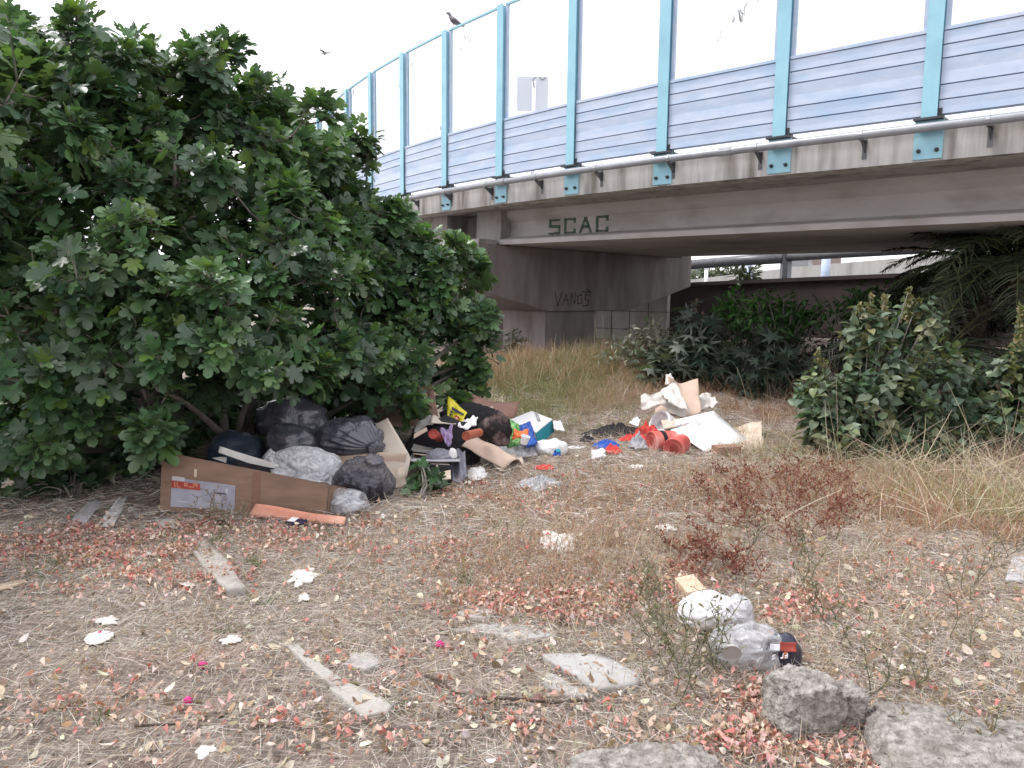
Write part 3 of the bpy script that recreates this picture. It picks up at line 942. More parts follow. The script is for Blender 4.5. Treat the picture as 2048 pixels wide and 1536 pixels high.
def make_fig():
    global rng
    rng = np.random.default_rng(21)
    pos, axs = [], []
    anchors = []
    for (px, py, Y, rx, ry, rd, dens) in LOBES:
        c = P(px, py, Y); s = Y / F
        R = np.array([rx * s, rd, ry * s])
        area = 4 * PI * ((R[0] * R[1]) ** 1.6 / 3 + (R[0] * R[2]) ** 1.6 / 3 + (R[1] * R[2]) ** 1.6 / 3) ** (1 / 1.6)
        nc = max(2, int(area * 1.75 * dens))
        d = rng.normal(size=(nc * 2, 3)); d /= np.linalg.norm(d, axis=1, keepdims=True)
        keep = (d[:, 2] > -0.35) | (rng.random(nc * 2) < 0.45)
        d = d[keep][:nc]; nc = len(d)
        cc = np.array(c) + d * R * rng.uniform(.72, 1.06, nc)[:, None]
        a0 = d * np.array([.75, .75, .45]) + np.array([0, -.12, .65]) + .18 * rng.normal(size=d.shape); a0 /= np.linalg.norm(a0, axis=1, keepdims=True)
        per = 8; rc = np.repeat(rng.uniform(.14, .27, nc) * min(1, .35 + R.min()), per)
        cc, a0 = np.repeat(cc, per, 0), np.repeat(a0, per, 0)
        of = rng.normal(size=(nc * per, 3)); of -= a0 * (of * a0).sum(1)[:, None]; of /= np.linalg.norm(of, axis=1, keepdims=True)
        q = np.sqrt(rng.random(nc * per)); of = of * q[:, None]
        p = cc + of * rc[:, None] - a0 * (.75 * rc * q * q)[:, None]
        a = a0 + of * .8 + .12 * rng.normal(size=of.shape)
        # inner leaves
        ni = int(area * 2.2 * dens) + 1
        di = rng.normal(size=(ni, 3)); di /= np.linalg.norm(di, axis=1, keepdims=True)
        p = np.concatenate([p, np.array(c) + di * R * rng.uniform(.2, .72, ni)[:, None]])
        a = np.concatenate([a, di * .6 + np.array([0, 0, .7]) + .3 * rng.normal(size=di.shape)])
        ok = p[:, 2] > H(p[:, 0], p[:, 1]) + 0.12
        pos.append(p[ok]); axs.append(a[ok]); anchors.append((c, R))
    pos = np.concatenate(pos); axs = np.concatenate(axs); axs /= np.linalg.norm(axs, axis=1, keepdims=True)
    ns = len(pos)
    t1 = np.cross(axs, np.array([0.13, 0.97, 0.2])); t1 /= np.linalg.norm(t1, axis=1, keepdims=True); t2 = np.cross(axs, t1)
    PS, DS, NS, SC, CL, pets = [], [], [], [], [], []
    pal = [(.066, .13, .062), (.09, .165, .072), (.115, .20, .082), (.052, .10, .056), (.088, .145, .084)]
    shootcol = pick(pal, ns, 0.15)
    for i in range(9):
        ang = i * 2.4 + rng.uniform(0, 6.28, ns) * 0.15 + np.arange(ns) * 1.7
        el = np.radians(18 + i * 9.5) + rng.normal(size=ns) * 0.14
        d = axs * np.cos(el)[:, None] + (t1 * np.cos(ang)[:, None] + t2 * np.sin(ang)[:, None]) * np.sin(el)[:, None]
        base = pos - axs * (0.016 * i)[..., None] if False else pos - axs * (0.014 * i)
        pl = rng.uniform(0.04, 0.10, ns)
        tip = base + d * pl[:, None]
        bd = d + np.array([0, 0, -0.30]) + 0.18 * rng.normal(size=d.shape)
        nn = axs * 0.9 + np.array([0, -0.1, 0.55]) - d * 0.25 + 0.28 * rng.normal(size=d.shape)
        m = rng.random(ns) < (0.95 if i < 7 else 0.6)
        sc = rng.uniform(0.105, 0.165, ns) * (0.6 + 0.05 * min(i, 8))
        col = shootcol * (1 + 0.14 * rng.normal(size=(ns, 1)))
        yl = rng.random(ns) < (0.10 if i < 2 else 0.02)
        col[yl] = pick([(.13, .21, .045), (.10, .18, .04)], yl.sum(), 0.12)
        PS.append(tip[m]); DS.append(bd[m]); NS.append(nn[m]); SC.append(sc[m]); CL.append(np.clip(col[m], .008, .5)); pets.append((base[m], d[m], pl[m]))
    PS, DS, NS, SC, CL = map(np.concatenate, (PS, DS, NS, SC, CL))
    R = frames(DS, NS)
    parts = [scatter(FIG[0], FIG[1], PS, R, SC, CL)]
    pb = np.concatenate([p[0] for p in pets]); pd = np.concatenate([p[1] for p in pets]); pl = np.concatenate([p[2] for p in pets])
    parts.append(blades(pb, pd, pl * 1.1, np.full(len(pb), 0.006), np.zeros(len(pb)), pick([(.14, .19, .07)], len(pb)), seg=1))
    V, Fs, Cc = merge(parts)
    base = Vector((-2.9, 7.5, Hf(-2.9, 7.5)))
    tree = thing('fig_tree', 'big leafy fig tree spreading over the rubbish heap and cardboard box', 'tree', base)
    link('crown', npmesh('crown', V, Fs, Cc), M_fig, tree, smooth=True)
    lines = []
    roots = [Vector((-2.9, 7.5, 0)), Vector((-2.6, 7.3, 0)), Vector((-3.2, 7.2, 0)), Vector((-1.7, 8.6, 0)), Vector((-2.3, 7.9, 0))]
    limbpts = []
    for i, (c, Rr) in enumerate(anchors):
        r = min(roots, key=lambda q: (q.xy - c.xy).length + random.uniform(0, .5))
        r = r + Vector((random.uniform(-.12, .12), random.uniform(-.12, .12), -0.1))
        mid = r.lerp(c, 0.45) + Vector((random.uniform(-.2, .2), random.uniform(-.2, .2), 0.35))
        pts = bez(r, mid, c, 9)
        r0 = random.uniform(.035, .06)
        lines.append((pts, [r0 * (1 - 0.78 * j / 9) for j in range(10)]))
        limbpts += pts[3:]
    link('trunk', tubes_np(lines, 7), M_bark, tree, smooth=True)
    lp = np.array([tuple(q) for q in limbpts])
    tw = []
    d0 = np.array([((lp - q) ** 2).sum(1).min() for q in pos])
    for i in np.argsort(d0):
        p = pos[i]
        dist = ((lp - p) ** 2).sum(1) + np.where(lp[:, 2] > p[2], 0.3, 0)
        j = int(np.argmin(dist))
        a = Vector(lp[j]); b = Vector(p); ax = Vector(axs[i])
        ctl = a.lerp(b, 0.6) - ax * (a - b).length * 0.3
        pts = bez(a, ctl, b + ax * 0.03, 4)
        tw.append((pts, [0.009, 0.008, 0.007, 0.006, 0.005]))
        lp = np.vstack([lp, [tuple(pts[2]), tuple(pts[3])]])
    link('branches', tubes_np(tw, 4), M_bark, tree, smooth=True)


make_fig()
rng = np.random.default_rng(5)


# ================================================================== ground cover
def gpos(n, y0, y1, half=0.78, pw=1.0):
    Y = y0 + (y1 - y0) * rng.random(n) ** pw
    X = (rng.random(n) * 2 - 1) * (half * Y + 0.5)
    return X, Y


def ground_cover():
    straw = [(.545, .48, .445), (.645, .59, .555), (.465, .405, .375), (.31, .265, .245), (.56, .445, .41), (.72, .68, .655), (.605, .55, .52), (.21, .17, .155)]
    parts = []
    for (n, y0, y1, pw, w0, l0, l1) in [(110000, 2.1, 5.0, .9, .0019, .03, .13), (60000, 5.0, 9.0, .9, .0036, .05, .19), (14000, 9.0, 13, .9, .006, .1, .3)]:
        X, Y = gpos(n, y0, y1, pw=pw)
        # thinner on the grey trodden patch near the left front
        keep = rng.random(n) < np.clip(0.55 + 0.5 * wav(X, Y, 1.1) + 0.25 * (X > -0.8), 0.28, 1)
        X, Y = X[keep], Y[keep]; k = len(X)
        a = rng.uniform(0, 2 * PI, k); el = rng.normal(size=k) * 0.2 + 0.1
        d = np.stack([np.cos(a) * np.cos(el), np.sin(a) * np.cos(el), np.sin(el)], 1)
        L_ = rng.uniform(l0, l1, k)
        pos = np.stack([X, Y, H(X, Y) + rng.uniform(0.004, 0.03, k)], 1)
        parts.append(blades(pos, d, L_, rng.uniform(.6, 1.4, k) * w0, rng.uniform(0, .25, k), pick(straw, k, .18), seg=2))
    V, Fs, Cc = merge(parts)
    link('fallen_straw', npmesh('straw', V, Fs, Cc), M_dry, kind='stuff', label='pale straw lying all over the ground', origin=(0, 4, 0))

    # dead leaves, thick at the right front
    lp = [(.50, .42, .33), (.60, .53, .44), (.36, .26, .19), (.27, .18, .13), (.64, .59, .52), (.45, .33, .25), (.20, .15, .11), (.56, .48, .40)]
    PX = []
    X, Y = gpos(4000, 2.1, 7.5, pw=.9); PX.append((X, Y))
    for (px, py, sx, sy, n) in [(1850, 1290, 1.1, .55, 1500), (1950, 1380, .8, .4, 700), (1600, 1230, .7, .4, 450), (1250, 1400, .5, .3, 260), (900, 1420, .8, .3, 420), (250, 1480, .6, .25, 200), (1000, 1290, .8, .3, 320),
                                (300, 1060, .8, .35, 500), (600, 1050, .6, .2, 260)]:
        g = G(px, py); n = int(n * .75); PX.append((g.x + rng.normal(size=n) * sx, g.y + rng.normal(size=n) * sy))
    X = np.concatenate([p[0] for p in PX]); Y = np.concatenate([p[1] for p in PX]); m = Y > 1.9; X, Y = X[m], Y[m]
    k = len(X); a = rng.uniform(0, 2 * PI, k)
    d = np.stack([np.cos(a), np.sin(a), rng.normal(size=k) * .5], 1); n = np.stack([rng.normal(size=k) * .45, rng.normal(size=k) * .45, np.where(rng.random(k) < .5, 1., -1.)], 1)
    pos = np.stack([X, Y, H(X, Y) + rng.uniform(.008, .03, k)], 1)
    sc = .009 + .05 * rng.random(k) ** 2.2; h = k // 2; col = pick(lp, k, .15)
    V, Fs, Cc = merge([scatter(DEAD[0], DEAD[1], pos[:h], frames(d[:h], n[:h]), sc[:h], col[:h]), scatter(DEAD2[0], DEAD2[1], pos[h:], frames(d[h:], n[h:]), sc[h:], col[h:])])
    link('dead_leaves', npmesh('dl', V, Fs, Cc), M_dry, kind='stuff', label='curled brown and beige dead leaves', origin=(0, 4, 0), smooth=True)

    # pink papery bracts blown into drifts
    bp_ = [(.48, .22, .19), (.56, .34, .30), (.55, .40, .35), (.46, .16, .15), (.50, .34, .28), (.64, .52, .47), (.36, .22, .18), (.60, .47, .42), (.42, .29, .24), (.58, .27, .24)]
    PX = []
    drifts = []
    for (px, py, wx, wy, n, k) in [(150, 1105, 190, 45, 1500, 16), (420, 1080, 160, 30, 900, 10), (250, 1160, 200, 25, 500, 8), (1040, 1215, 130, 25, 1000, 8), (1250, 1185, 150, 40, 700, 8), (700, 1090, 200, 40, 350, 8), (1560, 1440, 60, 60, 900, 9), (1470, 1500, 70, 30, 300, 5),
                                   (1590, 1220, 50, 20, 600, 4), (250, 1390, 200, 60, 150, 7), (640, 1480, 200, 40, 130, 9), (200, 1480, 180, 40, 60, 6), (1750, 1130, 200, 60, 240, 8), (1950, 1180, 120, 50, 150, 5), (1280, 1010, 220, 70, 350, 9), (900, 1130, 250, 60, 330, 9), (950, 990, 80, 20, 350, 3), (1750, 1525, 50, 20, 250, 3), (800, 1340, 150, 50, 130, 6), (1000, 1450, 250, 50, 160, 8)]:
        for j in range(k): drifts.append((px + random.uniform(-wx, wx), py + random.uniform(-wy, wy), random.uniform(.05, .16), random.uniform(.03, .10), int(n / k)))
        drifts.append((px, py, .5, .25, int(n * .35)))
    for (px, py, sx, sy, n) in drifts:
        g = G(px, py); PX.append((g.x + rng.normal(size=n) * sx, g.y + rng.normal(size=n) * sy))
    X = np.concatenate([p[0] for p in PX]); Y = np.concatenate([p[1] for p in PX]); m = Y > 1.9; X, Y = X[m], Y[m]
    k = len(X); a = rng.uniform(0, 2 * PI, k)
    d = np.stack([np.cos(a), np.sin(a), rng.normal(size=k) * .5], 1); n = np.stack([rng.normal(size=k) * .5, rng.normal(size=k) * .5, np.ones(k)], 1)
    pos = np.stack([X, Y, H(X, Y) + rng.uniform(.008, .04, k)], 1)
    T = HEART[0] * np.array([1.1, 1, 3.2])
    V, Fc, Cc = scatter(T, HEART[1], pos, frames(d, n), .007 + .022 * rng.random(k) ** 1.5, pick(bp_, k, .15))
    link('fallen_bracts', npmesh('br', V, [Fc], Cc), M_dry, kind='stuff', label='papery pink and coral fallen bracts', origin=(0, 4, 0), smooth=True)

    # standing dry grass
    parts = []

    def tufts(px, py, sx, sy, n, h0, h1, pal, lean=.45, per=14, wd=.004, sag=.35, sp=.05):
        g = G(px, py); cx = g.x + rng.normal(size=n) * sx; cy = g.y + rng.normal(size=n) * sy
        k = n * per
        X = np.repeat(cx, per) + rng.normal(size=k) * sp; Y = np.repeat(cy, per) + rng.normal(size=k) * sp
        d = np.stack([rng.normal(size=k) * lean, rng.normal(size=k) * lean, np.ones(k)], 1)
        pos = np.stack([X, Y, H(X, Y) - .01], 1)
        return blades(pos, d, rng.uniform(h0, h1, k), rng.uniform(.6, 1.4, k) * wd, rng.uniform(0, sag * 2, k), pick(pal, k, .15), seg=4)
    for a in [(1850, 940, .7, .35, 60, .35, .8, [(.55, .47, .36), (.48, .40, .29), (.60, .53, .43)]), (2000, 960, .5, .4, 60, .35, .9, [(.55, .47, .36), (.48, .40, .29)]), (1720, 930, .5, .3, 40, .25, .6, [(.55, .47, .36), (.60, .53, .43)]), (1950, 1040, .5, .3, 40, .25, .6, [(.55, .47, .36), (.60, .53, .43)])]:
        parts.append(tufts(*a, lean=.9, per=4, wd=.006, sag=.2, sp=.08))
    tan = [(.45, .35, .27), (.53, .44, .35), (.36, .25, .18), (.42, .28, .21), (.30, .20, .15)]
    red = [(.34, .19, .12), (.42, .27, .18), (.28, .14, .09), (.45, .33, .23)]
    pale = [(.54, .46, .37), (.45, .36, .28), (.58, .51, .43), (.36, .27, .20)]
    grn0 = [(.20, .21, .11), (.27, .26, .15), (.15, .165, .085)]
    for a in [(1230, 790, .5, .5, 150, .12, .35, tan), (1330, 770, .6, .5, 160, .12, .32, red), (1270, 745, .6, .4, 160, .2, .42, red), (1180, 810, .3, .3, 60, .12, .3, tan), (1530, 820, .8, .6, 190, .1, .28, red), (1250, 850, .7, .5, 130, .06, .2, tan),
              (1420, 960, .9, .5, 220, .05, .18, tan), (1600, 900, .6, .4, 120, .08, .26, tan), (1800, 960, .8, .35, 190, .08, .28, tan), (1950, 1000, .6, .4, 150, .08, .28, pale), (1750, 1040, .8, .4, 200, .06, .22, tan), (2000, 930, .4, .4, 100, .15, .45, tan),
              (1200, 1110, .5, .3, 260, .05, .2, tan), (1050, 1050, .9, .6, 300, .04, .14, tan), (1250, 1000, .8, .6, 260, .05, .15, red), (800, 1250, 1., .5, 160, .02, .08, tan), (300, 1250, 1., .6, 120, .02, .07, pale), (1150, 1150, .5, .3, 120, .05, .14, red), (1120, 1180, .5, .2, 80, .04, .13, red), (760, 1130, .7, .4, 90, .03, .11, tan), (1700, 1150, .6, .3, 120, .05, .16, pale), (1950, 1250, .5, .4, 120, .04, .16, tan), (900, 1000, .6, .3, 90, .04, .12, tan),
              (1100, 900, .9, .7, 220, .04, .13, tan), (1330, 1290, .5, .3, 90, .04, .14, pale), (1650, 1300, .6, .3, 80, .04, .14, pale), (1460, 1480, .35, .2, 50, .05, .15, pale), (1400, 870, .9, .5, 140, .05, .16, tan), (1850, 1000, .9, .5, 200, .08, .28, red), (2000, 1060, .5, .4, 130, .08, .26, red), (1700, 980, .6, .4, 110, .08, .24, red), (1550, 1000, .6, .5, 120, .06, .2, red)]:
        parts.append(tufts(*a))
    for a in [(1080, 722, 1.1, .9, 150, .12, .42, red), (1000, 740, .8, .8, 120, .12, .42, red), (1160, 735, .8, .6, 80, .12, .38, pale), (1250, 705, .9, .7, 80, .15, .45, pale), (1340, 730, .8, .5, 80, .2, .5, tan), (950, 760, .8, .6, 90, .2, .45, tan), (1060, 745, 1.0, .8, 170, .1, .3, grn0), (1180, 750, .9, .7, 170, .1, .3, grn0),
              (1450, 740, 1.0, .5, 60, .3, .8, pale), (1880, 840, .9, .6, 110, .3, .7, tan), (1720, 800, .6, .4, 70, .3, .7, tan)]:
        parts.append(tufts(*a, lean=.32, wd=.006, sag=.25, sp=.09))
    V, Fs, Cc = merge(parts)
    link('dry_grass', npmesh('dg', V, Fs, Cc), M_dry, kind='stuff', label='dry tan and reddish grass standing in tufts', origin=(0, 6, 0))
    grn = [(.19, .22, .085), (.25, .27, .12), (.15, .18, .07), (.33, .31, .17)]
    dgr = [(.10, .15, .06), (.14, .19, .07), (.2, .22, .1)]
    parts = []
    for a in [(1110, 790, .5, .7, 300, .1, .28, grn), (1060, 760, .5, .6, 200, .12, .32, grn), (1150, 750, .5, .5, 180, .12, .3, grn), (1040, 830, .3, .4, 110, .08, .22, grn), (1220, 860, .5, .3, 60, .05, .16, grn), (1480, 870, .4, .3, 60, .06, .18, grn), (1560, 910, .4, .2, 50, .08, .2, grn), (1950, 1010, .5, .3, 50, .1, .3, grn), (1780, 960, .5, .3, 50, .1, .28, grn), (2040, 1040, .3, .3, 40, .1, .3, grn),
              (1210, 720, .6, .5, 110, .2, .5, grn)]:
        parts.append(tufts(*a))
    for px, py, n in [(100, 1132, 5), (90, 1150, 3), (1010, 1062, 3), (925, 1165, 4), (480, 1212, 3), (500, 1135, 3), (460, 1270, 2), (785, 1428, 2), (1080, 1205, 2), (430, 1085, 4), (165, 1440, 2), (1390, 955, 4), (365, 1075, 5), (650, 1065, 3)]:
        parts.append(tufts(px, py, .05, .05, n, .05, .14, dgr, per=10, sp=.02, wd=.005))
    V, Fs, Cc = merge(parts)
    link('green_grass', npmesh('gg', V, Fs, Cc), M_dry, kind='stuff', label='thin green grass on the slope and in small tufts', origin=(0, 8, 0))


ground_cover()
# ================================================================== rubbish: materials
M_black = pm('black_plastic', (0.055, 0.055, 0.072), (0.085, 0.085, 0.105), scale=5, rough=0.2, bump=0.0, spec=0.75, wrinkle=0.35, wscale=8)
M_grey_b = pm('dark_grey_plastic', (0.04, 0.04, 0.05), (0.09, 0.09, 0.105), scale=6, rough=0.32, bump=0.0, spec=0.6, wrinkle=0.6, wscale=12)
M_blue_b = pm('dull_blue_plastic', (0.03, 0.045, 0.075), (0.045, 0.06, 0.09), scale=4, rough=0.4, bump=0, wrinkle=0.4)
M_white_b = pm('white_plastic', (0.68, 0.68, 0.70), (0.80, 0.80, 0.82), scale=3, rough=0.4, bump=0, spec=0.5, wrinkle=0.45, wscale=12)
M_film = film('clear_film', (0.66, 0.67, 0.70), 0.58)
M_milk = film('milky_film', (0.66, 0.66, 0.69), 0.12)
M_sack = film('grey_see_through_sack', (0.10, 0.10, 0.125), 0.35, rough=0.2)
M_card = pm('brown_cardboard', (0.19, 0.12, 0.085), (0.25, 0.16, 0.12), scale=3, rough=0.85, bump=0.08, stretch=(1, 1, 5), c3=(0.15, 0.10, 0.08), s3=2)
M_cardr = pm('reddish_cardboard', (0.26, 0.145, 0.115), (0.33, 0.20, 0.16), scale=4, rough=0.85, bump=0.08, stretch=(1, 1, 4))
M_cardp = pm('pale_cardboard', (0.50, 0.40, 0.32), (0.62, 0.53, 0.44), scale=5, rough=0.85, bump=0.06)
M_pinkc = pm('salmon_cardboard', (0.62, 0.24, 0.16), (0.70, 0.42, 0.32), scale=2.5, rough=0.8, bump=0.06)
M_lino = pm('beige_flooring', (0.50, 0.43, 0.36), (0.58, 0.51, 0.44), scale=3, rough=0.6, bump=0.05, c3=(0.42, 0.35, 0.29))
M_linob = pm('tan_backing', (0.46, 0.34, 0.27), (0.54, 0.42, 0.34), scale=3, rough=0.8, bump=0.08)
M_linog = pm('grey_beige_flooring', (0.54, 0.50, 0.46), (0.66, 0.63, 0.59), scale=3, rough=0.55, bump=0.05)
M_white = pm('white_board', (0.78, 0.78, 0.80), (0.84, 0.84, 0.85), scale=3, rough=0.45, bump=0.03, c3=(0.70, 0.69, 0.68))
M_paper = pm('white_paper', (0.68, 0.67, 0.66), (0.80, 0.79, 0.78), scale=9, rough=0.8, bump=0.1, wrinkle=0.3)
M_foam = pm('white_foam', (0.62, 0.60, 0.57), (0.72, 0.70, 0.67), scale=20, rough=0.9, bump=0.2)
M_bk = pm('black_cloth', (0.010, 0.010, 0.013), (0.022, 0.021, 0.026), scale=14, rough=0.9, bump=0.25, bscale=60, wrinkle=0.3)
M_bkred = pm('dark_patterned_cloth', (0.012, 0.010, 0.011), (0.10, 0.025, 0.022), scale=9, rough=0.9, bump=0.2, contrast=(0.5, 0.62), c3=(0.16, 0.14, 0.135), s3=9)
M_red = pm('red_cloth', (0.50, 0.035, 0.03), (0.62, 0.06, 0.05), scale=8, rough=0.85, bump=0.1, wrinkle=0.4)
M_redb = pm('faded_red_bucket', (0.48, 0.075, 0.065), (0.58, 0.16, 0.14), scale=5, rough=0.5, bump=0.08, c3=(0.62, 0.34, 0.30), s3=4)
M_bluecl = pm('blue_cloth', (0.02, 0.075, 0.36), (0.03, 0.11, 0.46), scale=8, rough=0.85, bump=0.1, wrinkle=0.4)
M_bluep = pm('blue_plastic', (0.012, 0.06, 0.30), (0.016, 0.09, 0.40), scale=5, rough=0.35, bump=0, wrinkle=0.4)
M_teal = pm('teal_print', (0.012, 0.22, 0.28), (0.016, 0.26, 0.33), scale=5, rough=0.5, bump=0.03)
M_yel = pm('yellow_plastic', (0.62, 0.53, 0.03), (0.70, 0.61, 0.05), scale=6, rough=0.4, bump=0, wrinkle=0.4, wscale=18)
M_navy = pm('navy_print', (0.012, 0.014, 0.05), (0.02, 0.022, 0.07), scale=6, rough=0.5, bump=0)
M_orange = pm('orange_plastic', (0.72, 0.13, 0.04), (0.80, 0.18, 0.05), scale=6, rough=0.45, bump=0.03)
M_orp = pm('orange_print', (0.68, 0.17, 0.09), (0.74, 0.22, 0.12), scale=6, rough=0.8, bump=0.03)
M_greenp = pm('green_print', (0.035, 0.24, 0.05), (0.30, 0.52, 0.20), scale=30, rough=0.5, bump=0, contrast=(0.45, 0.55), stretch=(1, 1, .3))
M_purp = pm('lilac_cloth', (0.22, 0.15, 0.30), (0.42, 0.33, 0.52), scale=8, rough=0.85, bump=0.1, wrinkle=0.5)
M_gcloth = pm('grey_cloth', (0.27, 0.27, 0.30), (0.42, 0.42, 0.45), scale=12, rough=0.9, bump=0.2, wrinkle=0.4)
M_slate = pm('slate_cloth', (0.15, 0.15, 0.19), (0.25, 0.25, 0.30), scale=5, rough=0.6, bump=0.1, wrinkle=0.5)
M_olive = pm('grey_board', (0.16, 0.155, 0.14), (0.26, 0.25, 0.235), scale=5, rough=0.7, bump=0.08)
M_greyb = pm('light_grey_board', (0.42, 0.42, 0.45), (0.50, 0.50, 0.53), scale=5, rough=0.5, bump=0.05)
M_brick = pm('dusty_brick', (0.23, 0.12, 0.085), (0.33, 0.20, 0.15), scale=18, rough=0.95, bump=0.4, c3=(0.40, 0.33, 0.28))
M_wood = pm('pale_wood', (0.58, 0.44, 0.31), (0.68, 0.55, 0.42), scale=3, rough=0.7, bump=0.08, stretch=(1, 6, 6))
M_lump = pm('rough_concrete', (0.17, 0.155, 0.14), (0.42, 0.395, 0.37), scale=24, rough=0.97, bump=1.0, bscale=70, c3=(0.22, 0.20, 0.175), s3=5, contrast=(0.38, 0.62), detail=10)
M_slab = pm('worn_paving', (0.34, 0.335, 0.33), (0.43, 0.425, 0.42), scale=7, rough=0.92, bump=0.25, bscale=60, c3=(0.29, 0.27, 0.25), s3=4)
M_kerb = pm('weathered_edging', (0.33, 0.315, 0.29), (0.43, 0.41, 0.385), scale=7, rough=0.95, bump=0.4, bscale=40, c3=(0.24, 0.21, 0.18), s3=4)
M_stick = pm('dark_twig', (0.05, 0.035, 0.028), (0.11, 0.08, 0.065), scale=14, rough=0.9, bump=0.4)
M_tin = pm('grey_tin', (0.36, 0.34, 0.33), (0.46, 0.44, 0.43), scale=7, rough=0.5, bump=0.05, metal=0.3)
M_mag = pm('magenta_petal', (0.55, 0.02, 0.18), (0.66, 0.04, 0.26), scale=9, rough=0.7, bump=0.05)
M_lav = pm('grey_lavender_print', (0.25, 0.25, 0.31), (0.33, 0.33, 0.39), scale=8, rough=0.6, bump=0, contrast=(0.4, 0.6))
M_redprint = pm('red_print', (0.33, 0.05, 0.035), (0.40, 0.08, 0.055), scale=8, rough=0.7, bump=0)


M_dor = pm('dull_orange_plastic', (.36, .09, .05), (.46, .14, .08), scale=6, rough=.55, bump=.05, c3=(.30, .12, .08), s3=9)


def nb(seed, amp, f=2.5):
    return lambda u, v: amp * noise.noise(Vector((u * f + seed, v * f, seed * 1.7)))


def top(name, me, m, label, cat, group=None, smooth=True):
    return link(name, me, m, label=label, cat=cat, group=group, smooth=smooth)


def S(x, y, Y): return P(x, y, Y)


def sh(name, label, cat, c4, m, bend=None, nx=14, ny=10, th=0.004, rough=0.0, seed=0, parent=None, smooth=True, group=None):
    """sheet from four (x, y, depth) corners; depth None = lying on the ground"""
    pts = [G(x, y) + EZ * 0.012 if Y is None else P(x, y, Y) for x, y, Y in c4]
    for q in pts: q.z = max(q.z, Hf(q.x, q.y) + 0.008)
    me = sheet(pts, nx, ny, bend, th, rough, seed)
    return link(name, me, m, parent, label=label, cat=cat, smooth=smooth, group=group)


def bagpx(name, label, cat, x0, x1, y0, y1, Y, m, seed, dep=0.8, parent=None, floor=False, **kw):
    if floor:
        yf = G((x0 + x1) / 2, y1 - 3).y; rx = (x1 - x0) / 2 * yf / F; Y = yf + 0.65 * rx * dep
        rx = (x1 - x0) / 2 * Y / F; c = P((x0 + x1) / 2, y0, Y); g = Hf(c.x, c.y)
        rz = max(.01, (c.z - g) / 1.5); c.z = g + 0.52 * rz
    else:
        s = Y / F; rx = (x1 - x0) / 2 * s; hh = (y1 - y0) * s
        c = P((x0 + x1) / 2, (y0 + y1) / 2, Y)
        rz = hh / 1.55; c.z += -hh / 2 + 0.55 * rz
    me = crumple(c, (rx, rx * dep, rz), seed, **kw)
    return link(name, me, m, parent, label=label, cat=cat, smooth=True)


def ragpx(name, label, cat, x, y, wpx, dep, h, m, seed, yaw=0.0, parent=None, group=None, **kw):
    g = G(x, y); rx = wpx / 2 * g.y / F
    me = rag(g, rx, dep / 2, h, yaw, seed, **kw)
    return link(name, me, m, parent, label=label, cat=cat, smooth=True, group=group)


# ================================================================== big cardboard box and what lies in it
bl, br = G(320, 1024), G(652, 1036)
tl = P(325, 903, bl.y + 0.06); tr = P(657, 968, br.y + 0.02)
_n = (br - bl).cross(tl - bl); _d = ray(657, 968); tr = CAM + _d * ((bl - CAM).dot(_n) / _d.dot(_n))
box = thing('cardboard_box', 'long open brown cardboard box with sloping front and a printed picture label', 'box', (bl + br) / 2)
back = Vector((0.06, 0.30, 0))


def panel(name, a, b, c, d, m, parent, th=0.006):
    n = (b - a).cross(d - a).normalized() * th
    return MB().prism([a, b, c, d], n).build(name, m, parent, bevel=0.0015)


EPS = Vector((0, 0, 0.003))
panel('front_panel', bl + EPS, br + EPS, tr, tl, M_card, box)
panel('back_panel', bl + back + EPS, br + back + EPS, tr + back * 1.0 - EZ * 0.10, tl + back - EZ * 0.20, M_card, box)
panel('side_panel', bl + back * 0.985 + EPS, bl + back * .015 + EPS, tl + back * .015 - EZ * .004, tl + back * .985 - EZ * 0.205, M_card, box)
panel('side_panel', br + back * .02 + EPS, br + back * .98 + EPS, tr + back * .98 - EZ * 0.105, tr + back * .02 - EZ * .004, M_card, box)
panel('bottom_panel', bl + EPS * 3, br + EPS * 3, br + back + EPS * 3, bl + back + EPS * 3, M_card, box)
fn = (br - bl).cross(tl - bl).normalized(); fn = fn if fn.y < 0 else -fn


def onface(u, v, lift=0.002):
    a = bl.lerp(br, u); b = tl.lerp(tr, u); return a.lerp(b, v) + fn * (0.0062 + lift)


def facequad(name, u0, u1, v0, v1, m, parent, lift=0.002):
    pts = [onface(u0, v0, lift), onface(u1, v0, lift), onface(u1, v1, lift), onface(u0, v1, lift)]
    return MB().prism(pts, fn * 0.001).build(name, m, parent)


facequad('scuff_mark', .20, .215, .66, .80, M_cardp, box, .001)
facequad('tape_strip', .55, .60, .02, .97, pm('brown_tape', (.17, .085, .06), (.20, .10, .07), scale=6, rough=.35), box, .001)
lab = facequad('printed_label', 0.066, 0.452, 0.10, 0.60, M_lav, box)
facequad('red_band', 0.066, 0.24, 0.425, 0.545, M_redprint, lab, 0.0035)
facequad('logo', 0.07, 0.145, 0.555, 0.625, M_greyb, lab, 0.0035)
facequad('basin_picture', 0.325, 0.40, 0.40, 0.425, M_navy, lab, 0.0035)
facequad('tap_picture', 0.395, 0.408, 0.42, 0.51, M_greyb, lab, 0.0035)
facequad('cabinet_picture', 0.33, 0.375, 0.18, 0.38, M_gcloth, lab, 0.0035)
facequad('caption_line', 0.105, 0.175, 0.19, 0.205, M_greyb, lab, 0.0035)
lu = (br - bl).normalized()
strokes([[(0, 0), (0, 1)], [(.5, 1), (.5, 0), (1.1, 0)], [(2.1, .8), (2.6, .9), (2.6, .3), (2.1, .3), (2.1, .8)], [(3, .1), (3.8, .1)], [(4.1, 0), (4.1, 1), (4.7, 0.2), (4.7, 1)]],
        onface(0.09, 0.445, 0.005), lu, EZ, fn, 0.034, 0.006, M_pinkc, 'band_lettering', lab)
